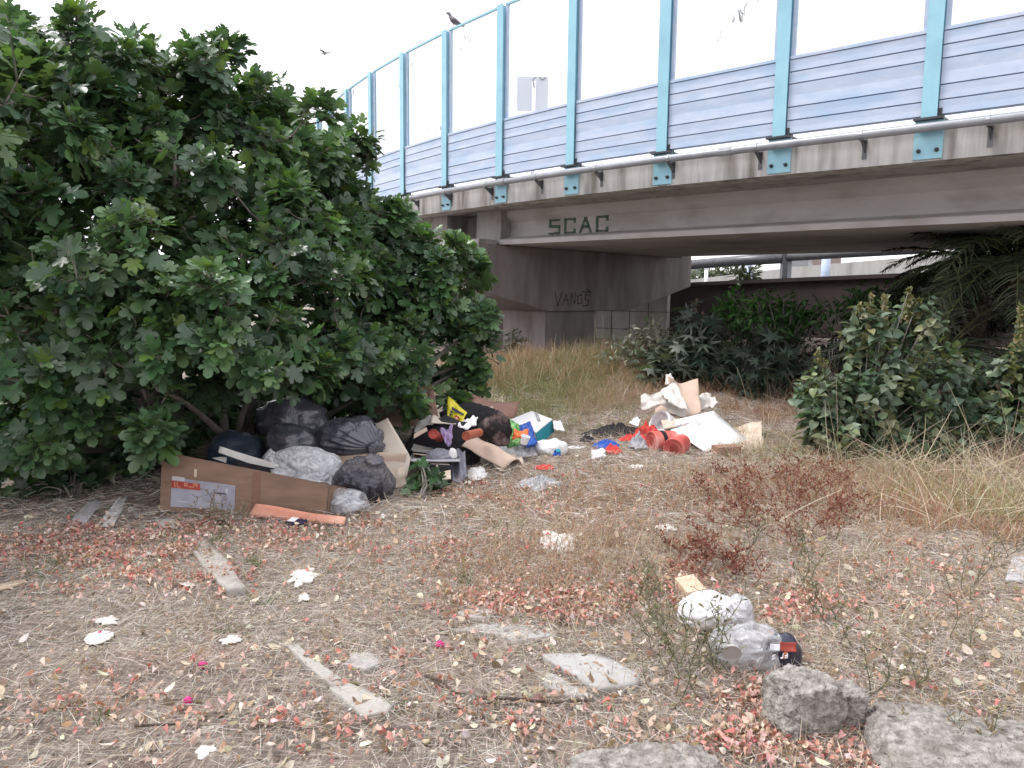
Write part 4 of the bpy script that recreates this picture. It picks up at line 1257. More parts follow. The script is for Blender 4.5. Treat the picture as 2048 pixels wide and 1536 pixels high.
sh('foam_strip', 'pale foam strip slanting up inside the open cardboard box', 'foam', [(436, 905, 5.72), (560, 948, 5.85), (562, 931, 5.85), (440, 893, 5.74)], M_foam, th=0.03)
sh('black_plank', 'narrow black board lying below the foam strip in the box', 'board', [(470, 934, 5.68), (552, 952, 5.78), (550, 938, 5.80), (470, 921, 5.7)], M_bk, th=0.02)
sh('white_card_scrap', 'small white card scrap poking over the box edge', 'card', [(424, 916, 5.76), (452, 926, 5.76), (454, 914, 5.78), (440, 914, 5.78)], M_foam, th=0.003)
top('plastic_bag', tied(P(612, 938, 5.98), (.27, .20, .185), (-.75, -.2, .42), 3, pleats=13, tail=.25), M_milk, 'milky white plastic bag bulging out of the cardboard box', 'bag')
sh('plastic_wrap', 'thin crinkled white wrap draped over the box rim under fig leaves', 'wrap', [(545, 960, 5.68), (672, 972, 5.76), (655, 935, 5.95), (540, 915, 5.9)], M_milk, bend=nb(4, 0.07, 3.2), nx=22, ny=16, rough=.03)

# ---------------------------------------------------------------- rubbish sacks
c = P(700, 876, 6.55); s_ = 6.55 / F
top('rubbish_sack', tied(c, (0.275, 0.24, 0.185), (0.70, -0.66, -0.16), 5), M_black, 'shiny full black rubbish sack with its knotted neck facing out', 'rubbish bag')
bagpx('rubbish_sack', 'slack black rubbish sack squeezed between box bag and knotted sack', 'rubbish bag', 530, 648, 846, 915, 6.5, M_black, 11, cr=.14, tilt=0.3)
bagpx('rubbish_sack', 'black rubbish sack at the top of the heap under fig leaves', 'rubbish bag', 505, 655, 795, 868, 7.0, M_black, 12, cr=.12)
bagpx('rubbish_sack', 'dull bluish sack in deep shade behind the foam strip', 'rubbish bag', 418, 530, 862, 935, 6.5, M_blue_b, 13)
gq = G(722, 1008)
top('rubbish_sack', tied(gq + Vector((0, .16, .125)), (.225, .17, .185), (.28, -.45, .75), 14, pleats=13, tail=.3), M_sack, 'thin grey see-through sack sagging beside the beige curled flooring', 'rubbish bag')
bagpx('sack_contents', 'dark rubbish showing inside the thin grey sack', 'rubbish', 680, 768, 945, 1010, 5.87, M_bk, 15, dep=.6, cr=.2, floor=True)
bagpx('plastic_bag', 'crumpled clear plastic bag on the ground below the grey sack', 'bag', 645, 738, 978, 1032, 5.5, M_film, 16, dep=.7, cr=.13, fs=2.0, low=.3, floor=True)
bagpx('bag_contents', 'crumpled white wrapping seen inside the clear ground bag', 'wrapping', 665, 725, 990, 1030, 5.52, M_gcloth, 17, dep=.6, cr=.2, fs=2.6, floor=True)
bagpx('rubbish_sack', 'black sack mostly buried at the back of the heap', 'rubbish bag', 640, 780, 830, 900, 7.4, M_black, 18)

# ---------------------------------------------------------------- curled flooring and cards


def curl(u, v):
    a = (u - 0.1) * 2.5
    return Vector((0.02 * math.sin(v * 6), -0.24 * (1 - math.cos(a * 0.9)) * 0.5, 0.03 * math.sin(u * 4)))


sh('curled_flooring', 'big curled sheet of beige flooring beside the knotted sack', 'flooring', [(688, 922, 6.35), (795, 945, 6.30), (772, 838, 6.75), (735, 842, 6.95)], M_lino, nx=18, ny=12, th=0.004,
   bend=lambda u, v: Vector((0.30 * u * u * (1 - abs(v - .35) * 1.3) * .55, -0.34 * math.sin(u * 2.2) * (1 - v * .5) * .5, -0.03 * math.sin(u * 3) + 0.05 * (v - .5) * u)))
sh('flooring_edge', 'creased tan strip of flooring under the knotted black sack', 'flooring', [(670, 945, 6.25), (800, 950, 6.28), (815, 905, 6.3), (675, 912, 6.4)], M_linob, bend=nb(6, .05))
sh('torn_paper', 'torn beige paper hanging under the curled flooring', 'paper', [(775, 990, 6.0), (815, 975, 6.05), (812, 935, 6.15), (778, 938, 6.12)], M_cardp, bend=nb(7, .04), rough=.03, seed=2)
bigc = sh('cardboard_sheet', 'brown cardboard sheet with orange print behind the heap under fig leaves', 'cardboard', [(715, 858, 7.3), (880, 850, 7.5), (865, 768, 8.0), (742, 800, 7.8)], M_card, bend=nb(8, .04, 1.5), th=.006)
pa = [P(806, 808, 7.52), P(836, 812, 7.56), P(854, 806, 7.58), P(856, 790, 7.66), P(848, 776, 7.72), P(832, 786, 7.68), P(812, 788, 7.66)]
MB().prism([q + Vector((0, -0.06, 0.01)) for q in pa], Vector((0, -0.002, 0.001))).build('orange_print', M_orp, bigc)
sh('cardboard_flap', 'dark brown curved cardboard at the back edge of the heap', 'cardboard', [(935, 822, 8.0), (1030, 836, 8.3), (1040, 802, 8.5), (930, 780, 8.25)], M_cardr, th=.006, bend=lambda u, v: Vector((0, -.05 * math.sin(u * 3), -.10 * math.sin(u * PI) * v * .6)))
sh('cardboard_piece', 'small pale brown box side in front of the dark cardboard', 'cardboard', [(952, 836, 7.7), (985, 838, 7.75), (986, 813, 7.9), (955, 818, 7.85)], M_cardp, th=.01)
yb = sh('carrier_bag', 'crinkled yellow carrier bag with navy bar and red emblem', 'bag', [(893, 846, 7.35), (925, 847, 7.25), (934, 826, 7.4), (896, 791, 7.65)], M_yel, bend=nb(9, .03, 3), nx=16, ny=16, rough=.012)


def onq(c4, u, v, lift):
    a, b, c, d = [P(*q) for q in c4]
    n = (b - a).cross(d - a).normalized(); n = n if n.y < 0 else -n
    return (a.lerp(b, u)).lerp(d.lerp(c, u), v) + n * lift


YQ = [(893, 846, 7.35), (925, 847, 7.25), (934, 826, 7.4), (896, 791, 7.65)]


def printed(q4, u0, u1, v0, v1, m, name, parent, lift=.025, skew=0):
    pts = [onq(q4, u0, v0, lift), onq(q4, u1, v0 + skew, lift), onq(q4, u1, v1 + skew, lift), onq(q4, u0, v1, lift)]
    n = (pts[1] - pts[0]).cross(pts[3] - pts[0]).normalized()
    return MB().prism(pts, n * 0.001).build(name, m, parent)


printed(YQ, .32, .97, .52, .66, M_navy, 'navy_bar', yb, skew=.06)
printed(YQ, .55, .80, .05, .36, M_redprint, 'red_emblem', yb)
printed(YQ, .60, .74, .14, .24, M_pinkc, 'emblem_letter', yb, lift=.027)
printed(YQ, .26, .37, .38, .48, M_navy, 'navy_letter', yb)
printed(YQ, .22, .33, .24, .34, M_navy, 'navy_letter', yb)

# ---------------------------------------------------------------- clothes, tubes and boards in the middle of the heap
bagpx('clothes_heap', 'heap of black clothes filling the middle of the rubbish pile', 'clothes', 815, 960, 838, 925, 7.1, M_bk, 21, dep=.55, cr=.2, fs=2.6, low=.3)
bagpx('dark_sack', 'black bundle behind the yellow carrier bag', 'rubbish bag', 880, 1000, 808, 862, 7.8, M_bk, 22, dep=.5, cr=.2)
bagpx('patterned_cloth', 'black and dark red patterned cloth bundled beside the white box', 'cloth', 958, 1024, 826, 888, 7.1, M_bkred, 23, dep=.7, cr=.22, fs=3, low=.3)
sh('newspaper_sheet', 'crumpled white printed sheet under the yellow bag', 'paper', [(916, 852, 7.0), (952, 854, 7.05), (955, 834, 7.3), (928, 836, 7.3)], M_paper, bend=nb(11, .05, 3), rough=.02)
sh('beige_board', 'bent beige board edge below the yellow bag', 'board', [(862, 848, 6.95), (912, 852, 6.95), (905, 840, 7.2), (866, 832, 7.2)], M_lino, bend=nb(12, .04, 2), th=.008)
sh('dark_board', 'dark grey bent board at the left of the clothes', 'board', [(828, 864, 6.9), (866, 848, 6.95), (862, 830, 7.1), (832, 850, 7.1)], M_olive, bend=nb(13, .04, 2), th=.008)
sh('grey_batten', 'short grey wooden slat leaning on black clothes', 'slat', [(827, 878, 6.72), (855, 862, 6.78), (853, 855, 6.8), (828, 868, 6.74)], M_linob, th=.012)
sh('lilac_garment', 'lilac cloth hanging down over the black clothes', 'cloth', [(892, 892, 6.62), (902, 890, 6.62), (906, 850, 6.85), (880, 860, 6.78)], M_purp, bend=nb(14, .07, 4), nx=16, ny=18, rough=.015)


def tubething(name, label, cat, a, b, r, m, inner=M_dark):
    a, b = Vector(a), Vector(b); ax = (b - a).normalized(); L_ = (b - a).length
    return MB().lathe([(0.012, r * .8), (0.0, r * .86), (0.0, r), (0.02, r * 1.03), (L_ * .9, r * .93), (L_, r * .6)], a, ax, 18).build(name, m, label=label, cat=cat, smooth=False)


tubething('orange_tube', 'orange plastic tube lying open end left beside dark cloth', 'tube', P(932, 872, 6.62), P(962, 864, 6.9), .04, M_dor)
tubething('orange_can', 'orange red can half hidden in black clothes', 'can', P(866, 868, 6.62), P(880, 876, 6.9), .042, M_redprint)
k = thing('board_stack', 'stack of thin dark boards under the clothes', 'boards', G(850, 945))
for i, (y, y2, x0, x1, m) in enumerate([(895, 893, 822, 870, M_olive), (900, 898, 824, 880, M_olive), (905, 902, 826, 884, M_linob), (912, 906, 828, 880, M_olive)]):
    sh('board', None, None, [(x0, y + 4, 6.45), (x1, y + 9, 6.45), (x1 - 6, y2 + 4, 6.9), (x0 + 5, y2 - 4, 6.9)], m, th=.008, parent=k, bend=nb(20 + i, .02, 1.5))
sh('grey_board', 'flat light grey board across the front of the heap', 'board', [(818, 922, 6.35), (920, 922, 6.35), (914, 914, 6.75), (824, 908, 6.75)], M_greyb, th=.014)
sh('cream_slat', 'cream slat below the flat light grey board', 'slat', [(862, 930, 6.3), (900, 931, 6.3), (896, 926, 6.5), (858, 924, 6.5)], M_cardp, th=.008)
bagpx('grey_bag', 'slate grey bag slumped on top of the flat grey board', 'bag', 845, 915, 898, 922, 6.5, M_slate, 25, dep=.8, cr=.2)
bagpx('paper_wad', 'crumpled white paper ball on the slate bag', 'paper', 896, 914, 896, 916, 6.45, M_paper, 26, cr=.25, sub=3)
sh('grey_garment', 'slate grey cloth hanging to the ground at the heap front', 'cloth', [(905, 968, 6.25), (934, 958, 6.3), (930, 900, 6.75), (900, 905, 6.6)], M_slate, bend=nb(27, .08, 2.5), nx=16, ny=18)
cb = thing('open_carton', 'dark open carton with a pale flap at the front of the heap', 'box', G(880, 972))
for q, m in (([(858, 972, 6.15), (905, 970, 6.15), (905, 930, 6.2), (860, 928, 6.2)], M_bk), ([(872, 931, 6.14), (876, 952, 6.14), (878, 952, 6.15), (875, 930, 6.15)], M_cardp)):
    sh('carton_side', None, None, q, m, th=.006, parent=cb)
sh('carton_flap', None, None, [(876, 962, 6.05), (902, 958, 6.05), (901, 940, 6.12), (875, 946, 6.12)], M_cardp, th=.006, parent=cb)
sh('carton_side', None, None, [(845, 985, 6.1), (858, 978, 6.13), (858, 930, 6.2), (840, 928, 6.3)], M_olive, th=.006, parent=cb)
sh('folded_flooring', 'large folded beige and tan flooring sheet in front of the heap', 'flooring', [(1008, 950, 6.75), (1045, 942, 6.9), (960, 882, 7.2), (923, 892, 6.9)], M_linob, nx=18, ny=14, bend=lambda u, v: 0.09 * math.sin(u * PI) + .02 * noise.noise(Vector((u * 3, v * 3, 1))))
sh('flooring_flap', 'light beige flooring fold lying on the tan sheet', 'flooring', [(1000, 948, 6.68), (1052, 930, 6.9), (1030, 905, 7.1), (975, 915, 6.95)], M_lino, bend=nb(31, .05, 2), nx=14, ny=10)
ragpx('plastic_sheet', 'white plastic sheeting spread beside the folded flooring', 'plastic sheet', 1030, 908, 105, .75, .15, M_milk, 32, fs=2.6, na=60, nr=18)
ragpx('printed_paper', 'white leaflet with a blue spot on straw by the grey cloth', 'paper', 955, 948, 44, .5, .03, M_paper, 33)
ragpx('plastic_tray', 'flat red packet on straw below the white sheeting', 'packet', 1089, 937, 42, .16, .03, M_red, 34, irr=.15, yaw=-.1)
ragpx('clear_sheet', 'crumpled clear plastic sheet lying alone on straw', 'plastic sheet', 1074, 972, 92, .34, .07, M_film, 35, fs=4, irr=.4)

# white box with handle, teal side
wb = thing('white_carton', 'white carton with a handle on top and a teal side', 'box', G(1075, 892))
a, b, c, d = P(1003, 846, 7.9), P(1072, 864, 7.6), P(1104, 838, 8.1), P(1063, 822, 8.5)
MB().prism([a, b, c, d], EZ * -0.012).build('lid', M_white, wb)
dz = Vector((0.03, -0.01, -0.13))
MB().prism([b + EZ * -.013, c + EZ * -.013, c + dz, b + dz], Vector((-.008, .005, 0))).build('teal_side', M_teal, wb)
MB().prism([a + EZ * -.013, b + EZ * -.013, b + dz, a + dz], Vector((0, .008, 0))).build('white_side', M_white, wb)
hx = c - d; hy = b - c
h0 = d.lerp(c, .35) + hy * .12; h1 = d.lerp(c, .35) + hy * .12 + hx * .36 + hy * .30
MB().tube([h0 + EZ * .002, h0 + EZ * .03, h1 + EZ * .03, h1 + EZ * .002], .007, 8).build('handle', M_gcloth, wb)
MB().tube([h0 + EZ * .002 - hx * .07, h0 + EZ * .02 - hx * .07, h1 + EZ * .02 - hx * .07, h1 + EZ * .002 - hx * .07], .005, 8).build('handle', M_gcloth, wb)
sh('white_packet', 'white packet corner sticking out beyond the teal side', 'packet', [(1108, 858, 7.9), (1130, 862, 7.95), (1120, 842, 8.15), (1106, 842, 8.1)], M_paper, bend=nb(36, .02), th=.01)
sh('blue_packet', 'blue plastic packet standing against the white carton', 'packet', [(1050, 893, 7.3), (1074, 888, 7.35), (1060, 846, 7.7), (1036, 852, 7.7)], M_bluep, nx=16, ny=16, th=.03, bend=lambda u, v: -.03 * math.sin(u * PI) * math.sin(v * PI) + .02 * noise.noise(Vector((u * 4, v * 4, 3))), rough=.012)
sh('snack_packet', 'green printed packet beside the dark patterned cloth', 'packet', [(1016, 890, 7.15), (1042, 888, 7.2), (1036, 846, 7.6), (1012, 842, 7.6)], M_greenp, nx=14, ny=16, th=.03, bend=nb(38, .04, 4), rough=.012)
sh('orange_packet', 'orange packet on the green printed packet', 'packet', [(1024, 875, 7.1), (1054, 875, 7.1), (1056, 861, 7.2), (1030, 864, 7.2)], M_orange, nx=14, ny=8, th=.025, bend=nb(39, .03, 4), rough=.012)
MB().lathe([(0, .030), (.004, .033), (.07, .042), (.075, .044), (.08, .042), (.078, .038), (.01, .028)], P(1047, 888, 7.05), (.25, -.1, .9), 20).build('white_cup', M_white_b, label='crushed white cup below the orange packet', cat='cup')
wbg = bagpx('plastic_bag', 'flat white plastic bag with blue and green print on straw', 'bag', 1064, 1136, 878, 914, 7.4, M_white_b, 41, dep=.65, cr=.12, floor=True)
sh('blue_print', None, None, [(1105, 912, 7.17), (1122, 911, 7.19), (1121, 901, 7.22), (1109, 900, 7.22)], M_bluep, th=.003, bend=nb(42, .02, 4), parent=wbg)
sh('green_print', None, None, [(1112, 904, 7.19), (1122, 904, 7.2), (1120, 898, 7.23), (1111, 898, 7.22)], M_teal, th=.003, parent=wbg)
ragpx('paper_strip', 'torn white paper strip beyond the printed white bag', 'paper', 1148, 896, 38, .1, .02, M_paper, 43, yaw=.1)

# ================================================================== second heap
ragpx('black_trousers', 'black trousers sprawled flat across the straw', 'trousers', 1225, 870, 118, .42, .11, M_bk, 50, irr=.25, yaw=.28, fs=4)
sho = ragpx('training_shoe', 'black and white trainer toe at the end of the black trousers', 'shoe', 1176, 884, 34, .16, .07, M_bk, 51, irr=.1, yaw=.3)
ragpx('white_stripe', None, None, 1181, 883, 12, .09, .075, M_white_b, 52, irr=.1, parent=sho)
ragpx('blue_garment', 'bright blue cloth scrap on straw between the heaps', 'cloth', 1213, 896, 50, .26, .09, M_bluecl, 53, fs=4)
ragpx('red_garment', 'red cloth scrap beside the bright blue cloth', 'cloth', 1226, 905, 34, .22, .07, M_red, 54, fs=4)
sh('white_pack', 'white folded packet in front of the blue cloth', 'packet', [(1184, 921, None), (1212, 918, None), (1207, 899, 7.45), (1182, 903, 7.45)], M_white, th=.03, bend=nb(55, .03, 4), rough=.012)
ragpx('red_shirt', 'red cloth bunched against the white bucket', 'cloth', 1294, 868, 58, .40, .10, M_red, 56, fs=2.2, nr=18, na=60, irr=.35)
sh('white_rag', 'small white rag corner at the left of the red shirt', 'cloth', [(1258, 848, 8.4), (1276, 852, 8.35), (1282, 838, 8.5), (1268, 836, 8.55)], M_paper, bend=nb(57, .03), th=.01)
ragpx('red_cloth', 'long red cloth behind the red buckets', 'cloth', 1274, 884, 60, .36, .09, M_red, 58, fs=2.2, nr=18, na=60)
ragpx('grey_rag', 'crumpled grey cloth in front of the banded red bucket', 'cloth', 1276, 896, 46, .26, .13, M_gcloth, 59, fs=3, nr=18, na=60)


def bucket(name, label, a, ax, r, L_, m, band=None, closed=True):
    """open tub: a = centre of the visible end, ax = axis away from it"""
    t = thing(name, label, 'bucket', a)
    ax = Vector(ax).normalized(); a = Vector(a)
    dp_ = .012 if closed else .045
    prof = [(dp_, 0.02 * r), (dp_ - .002, r * .80), (0.004, r * .84), (0.0, r * .90), (0.0, r), (0.012, r * 1.03), (0.03, r * 1.03), (0.033, r * .97), (L_ - .02, r * .88), (L_, r * .84)]
    MB().lathe(prof, a, ax, 32).build('body', m, t, smooth=False)
    MB().lathe([(dp_ - .001, r * .5), (dp_ - .006, r * .52), (dp_ - .006, r * .58), (dp_ - .001, r * .6)], a, ax, 28).build('ring', m, t)
    if band:
        MB().lathe([(L_ * .36, r * .965), (L_ * .36, r * .985), (L_ * .52, r * .965), (L_ * .52, r * .94)], a, ax, 32).build('band', band, t)
    return t


bucket('red_bucket', 'faded red bucket lying on its side with a black band', P(1302, 884, 7.62), (.93, .36, .03), .108, .27, M_redb, M_bk)
bucket('red_bucket', 'faded red bucket facing out with ringed base, in front of white board', P(1347, 899, 7.42), (.52, .84, .14), .108, .24, M_redb)
bucket('white_bucket', 'white bucket tipped over under the beige carpet', P(1318, 846, 8.55), (.72, .45, -.42), .15, .26, M_white_b, None, False)
sh('brown_carton', 'brown carton side between white bucket and white board', 'box', [(1328, 858, 8.15), (1372, 852, 8.2), (1365, 838, 8.6), (1322, 842, 8.5)], M_cardp, th=.02)
sh('cardboard_flat', 'brown cardboard flat behind the white board', 'cardboard', [(1370, 845, 8.7), (1418, 835, 8.75), (1402, 810, 9.2), (1376, 822, 9.1)], M_cardp, th=.008)
wbd = sh('white_display_board', 'large white panel with faint scrawled writing lying tilted', 'panel', [(1409, 906, None), (1500, 885, 8.05), (1431, 826, 8.75), (1341, 860, 8.05)], M_white, th=.012, nx=8, ny=8, bend=nb(60, .012, 1.5))
WQ = [(1409, 904, 7.66), (1500, 885, 8.05), (1431, 826, 8.75), (1341, 860, 8.05)]
qa, qb, qc, qd = [P(*q) for q in WQ]
wu = (qb - qa).normalized(); wv = (qd - qa).normalized(); wn = wu.cross(wv).normalized(); wn = wn if wn.z > 0 else -wn
strokes([[(0, 0), (0, 1), (.8, 1)], [(0, .5), (.6, .5)], [(1.2, 1), (1.2, 0), (1.9, .1)], [(2.4, 1), (2.9, .2), (3.4, 1)], [(3.8, .1), (4.6, .2), (3.9, .9), (4.7, 1)], [(5, 0), (5.2, .9)]],
        qa + wu * .10 + wv * .50 + wn * .018, (wu * .8 + wv * -.1).normalized(), (wv * .9).normalized(), wn, .075, .006, M_greyb, 'scrawled_writing', wbd)
sh('white_strip', 'narrow white strip folded over the top edge of the white panel', 'panel', [(1350, 853, 8.12), (1437, 832, 8.72), (1428, 822, 8.95), (1352, 840, 8.35)], M_white, th=.01)
sh('cardboard_flat', 'pale cardboard sheet lying flat right of the white panel', 'cardboard', [(1466, 902, None), (1526, 900, None), (1524, 842, 8.6), (1460, 856, 8.9)], M_cardp, th=.006, bend=nb(61, .03, 2), rough=.02)
br_ = G(1460, 912); bx = Vector((.97, .22, 0)).normalized(); by = Vector((-.22, .97, 0))
bk = MB().box(br_ + EZ * .045 + by * .08, bx, by, EZ, .25, .15, .085).build('brick', M_brick, label='dusty hollow brick lying in grass below the white panel', cat='brick', bevel=.006)
# carpets on top
bagpx('carpet_support', 'tan crumpled filler propping up the carpet heap behind the white bucket', 'carpet', 1305, 1400, 800, 850, 9.3, M_linob, 62, dep=.6)  # added lump that fills out the heap beneath the carpet sheets
sh('carpet_piece', 'tan carpet piece standing up at the top of the second heap', 'carpet', [(1345, 832, 8.72), (1402, 826, 8.8), (1396, 757, 9.2), (1335, 752, 9.15)], M_linob, nx=16, ny=16, bend=lambda u, v: -.10 * math.sin(u * PI) * (.5 + .5 * v) + .03 * noise.noise(Vector((u * 3, v * 3, 5))))
sh('carpet_piece', 'grey beige carpet piece drooping to the left over the white bucket', 'carpet', [(1282, 824, 8.62), (1378, 824, 8.62), (1350, 768, 8.95), (1280, 796, 8.8)], M_linog, nx=20, ny=16, bend=lambda u, v: .10 * math.sin(u * 5 + v * 2) * (1 - v * .6) + .05 * noise.noise(Vector((u * 4, v * 4, 9))), rough=.02)
sh('carpet_piece', 'long pale carpet fold hanging in front of the tan carpet', 'carpet', [(1336, 806, 8.58), (1380, 824, 8.58), (1352, 763, 8.9), (1322, 780, 8.9)], M_linog, nx=12, ny=12, bend=nb(66, .05, 3))
sh('carpet_piece', 'crumpled pale carpet end poking out at the right of the heap', 'carpet', [(1396, 824, 8.95), (1440, 806, 9.05), (1422, 788, 9.35), (1392, 784, 9.3)], M_linog, nx=14, ny=12, bend=nb(67, .08, 3.5), rough=.02)
sh('carpet_piece', 'upper left corner of pale carpet sticking up above the tan piece', 'carpet', [(1330, 772, 9.15), (1350, 764, 9.2), (1342, 748, 9.35), (1332, 750, 9.35)], M_linog, bend=nb(68, .03, 3))
ragpx('white_rag', 'pale crumpled rag lying far back near the dark plants', 'cloth', 1530, 783, 44, .5, .14, M_paper, 69)
ragpx('paper_litter', 'white paper litter in the grass between heap and clear sheet', 'paper', 1272, 935, 34, .12, .02, M_paper, 70)

# ================================================================== litter near the viewer
bk2 = thing('wooden_block', 'pale wooden box leaning on top of another near the white bag', 'box', G(1390, 1200))
f1 = P(1355, 1180, 4.02); r1 = P(1400, 1172, 4.06); u1 = P(1420, 1142, 4.25); l1 = P(1372, 1146, 4.25)
MB().prism([f1, r1, u1, l1], Vector((.008, -.005, -.045))).build('block', M_wood, bk2, bevel=.002)
strokes([[(0, 0), (.5, .6), (.2, 1.2)], [(.7, .2), (1.0, 1.1)], [(.4, 1.5), (1.3, 1.9)]], f1.lerp(u1, .38) + EZ * .004, EX, (u1 - r1).normalized(), EZ, .05, .008, M_stick, 'dark_marks', bk2)
f2 = G(1374, 1204); MB().prism([f2 + Vector((0, 0, .05)), f2 + Vector((.11, .05, .055)), f2 + Vector((.08, .22, .07)), f2 + Vector((-.03, .17, .065))], Vector((0, -.006, -.045))).build('wooden_block', M_wood, label='lower pale wooden box behind the white bag', cat='box', bevel=.002)
kg = G(1420, 1268)
top('plastic_bag', tied(kg + Vector((.015, .105, .068)), (.14, .11, .102), (-.1, -.75, .18), 9, pleats=9, tail=.06, tw=.22), M_white_b, 'knotted white carrier bag on the ground behind the clear package', 'bag')
bagpx('plastic_bag', 'small translucent white bag end right of the white carrier bag', 'bag', 1452, 1508, 1190, 1268, 3.88, M_milk, 81, dep=.9, cr=.14, floor=True)
bagpx('clear_package', 'clear plastic package of rubbish with a round grey lid inside', 'package', 1418, 1580, 1246, 1345, 3.42, M_film, 82, dep=.6, cr=.16, fs=2.2, floor=True, sub=5)
bagpx('package_contents', 'white and rusty scraps packed inside the clear package', 'rubbish', 1432, 1545, 1262, 1340, 3.44, pm('mixed_scraps', (.66, .65, .66), (.40, .38, .38), scale=14, rough=.7, wrinkle=.4, c3=(.34, .12, .08), s3=9), 83, dep=.5, cr=.2, fs=3, floor=True)
lidc = P(1464, 1308, 3.08)
MB().lathe([(0.006, .032), (.004, .036), (.0, .037), (.0, .040), (.012, .041), (.016, .036)], lidc, (.12, .9, .2), 32).build('round_lid', M_tin, label='round grey lid showing at the left of the clear package', cat='lid')
nv = bagpx('foil_pouch', 'dark navy pouch with a red stripe at the end of the clear package', 'pouch', 1530, 1606, 1268, 1345, 3.36, pm('navy_foil', (.012, .014, .03), (.035, .04, .07), scale=4, rough=.28, bump=0, spec=.6, wrinkle=.3), 84, dep=.75, cr=.08, low=.12, floor=True)
sh('red_stripe', None, None, [(1562, 1302, 3.10), (1594, 1304, 3.14), (1594, 1285, 3.16), (1561, 1284, 3.12)], M_redprint, parent=nv, th=.002, nx=8, ny=6, bend=lambda u, v: -.012 * math.sin(u * PI) - .006 * math.sin(v * PI))
sh('grey_stripe', None, None, [(1540, 1300, 3.09), (1560, 1302, 3.09), (1560, 1288, 3.11), (1541, 1287, 3.11)], M_greyb, parent=nv, th=.002, nx=8, ny=6, bend=lambda u, v: -.006 * math.sin(u * PI))
sh('orange_stripe', None, None, [(1566, 1318, 3.09), (1574, 1318, 3.10), (1575, 1304, 3.12), (1568, 1304, 3.11)], M_dor, parent=nv, th=.002, nx=4, ny=4)
strokes([[(.7, .9), (.2, .8), (.1, .55), (.6, .4), (.6, .1), (0, 0)], [(2.7, .95), (2.6, .15), (2.3, .0), (2.15, .1)], [(3.7, .9), (3.75, .1), (3.2, .05)], [(3.3, .5), (3.7, .5)]], P(1544, 1318, 3.07), Vector((1, .25, -.02)).normalized(), EZ, -EY, .019, .0035, M_white_b, 'white_lettering', nv)
for (x, y, wp, d_, h_, lab_) in [(1118, 1082, 84, .30, .05, 'white tissue scrap lying in dry grass right of the middle'), (605, 1155, 50, .22, .05, 'crumpled white paper near the end of the edging strip'), (607, 1197, 22, .08, .03, 'small white paper ball below the crumpled paper'),
                                 (376, 1170, 34, .05, .015, 'thin white paper strip left of the edging'), (463, 1281, 36, .09, .015, 'oval white paper scrap on bare straw'), (216, 1243, 42, .08, .025, 'folded white paper strip above the pink printed scrap'),
                                 (275, 1110, 52, .12, .03, 'white paper scrap among pink bracts at the left'), (1332, 1058, 40, .14, .03, 'white tissue scrap beside the dry red plants'), (765, 1036, 14, .06, .04, 'tiny white paper ball at the right end of the salmon strip'),
                                 (410, 1503, 36, .07, .02, 'white paper scrap close to the bottom edge'), (1400, 1222, 44, .08, .02, 'white paper beside the knotted carrier bag'), (1286, 1214, 34, .1, .03, 'grey white wrapper left of the carrier bag')]:
    ragpx('paper_scrap', lab_, 'paper', x, y, wp, d_, h_ * .6, M_paper, int(x + y), fs=2.2, irr=.42, nr=16, na=52, yaw=(x * 7 % 10) * .06 - .3)
psc = ragpx('paper_scrap', 'leaf shaped white scrap with a pink print on the straw', 'paper', 198, 1277, 56, .13, .02, M_white, 91, irr=.12, yaw=.25)
ragpx('pink_print', None, None, 200, 1273, 13, .03, .026, M_mag, 92, irr=.2, parent=psc)
sh('grey_tray', 'pale grey plastic tray cut by the right edge of the view', 'tray', [(2010, 1166, None), (2100, 1168, None), (2100, 1130, 4.5), (2022, 1140, 4.45)], M_greyb, th=.02, bend=nb(93, .01))
sh('wood_strip', 'pale yellow wood strip at the left edge among pink bracts', 'wood', [(-30, 1192, None), (55, 1170, None), (50, 1164, None), (-30, 1180, None)], M_wood, th=.012, nx=4, ny=2)
sh('metal_trim', 'pale grey metal strip leaning up out of the leaves', 'metal strip', [(193, 1084, 5.0), (228, 1082, 5.0), (256, 1001, 5.7), (240, 1004, 5.7)], M_white, th=.006, bend=nb(94, .01))
sh('metal_trim', 'dull grey metal strip lying half under dead leaves beside the leaning one', 'metal strip', [(136, 1086, 5.0), (172, 1084, 5.0), (207, 1022, 5.6), (180, 1022, 5.6)], M_greyb, th=.006, bend=nb(95, .02))
sh('metal_trim', 'small dark grey strip behind the leaning metal strip', 'metal strip', [(255, 1020, 5.6), (280, 1036, None), (272, 1040, None), (248, 1004, 5.75)], M_tin, th=.006)
sp = sh('salmon_strip', 'long wavy salmon cardboard strip with dark holes in front of the box', 'cardboard', [(496, 1036, G(496, 1036).y), (690, 1054, G(690, 1054).y), (694, 1036, G(690, 1050).y), (516, 1010, G(500, 1033).y)], M_pinkc, nx=24, ny=4, th=.005, bend=lambda u, v: .02 * math.sin(u * 8) + .03 * (1 - u) * v)
for x, y in [(522, 1027), (534, 1026), (579, 1028), (607, 1026), (667, 1043), (674, 1041)]:
    q = G(x, y) + Vector((0, -.02, .035)); MB().lathe([(0, .012), (.006, .013), (.008, .008)], q, (0, -.5, 1), 10).build('hole_rim', M_stick, sp)
q = G(590, 1058)
cp = MB().hexa([q + Vector(p_) for p_ in [(-.06, 0, .005), (.05, -.02, .005), (.07, .06, .005), (-.04, .09, .005), (-.06, 0, .045), (.05, -.02, .04), (.07, .06, .045), (-.04, .09, .05)]]).build('cigarette_pack', M_navy, label='crushed navy packet with a white top on leaf litter', cat='packet', bevel=.003)
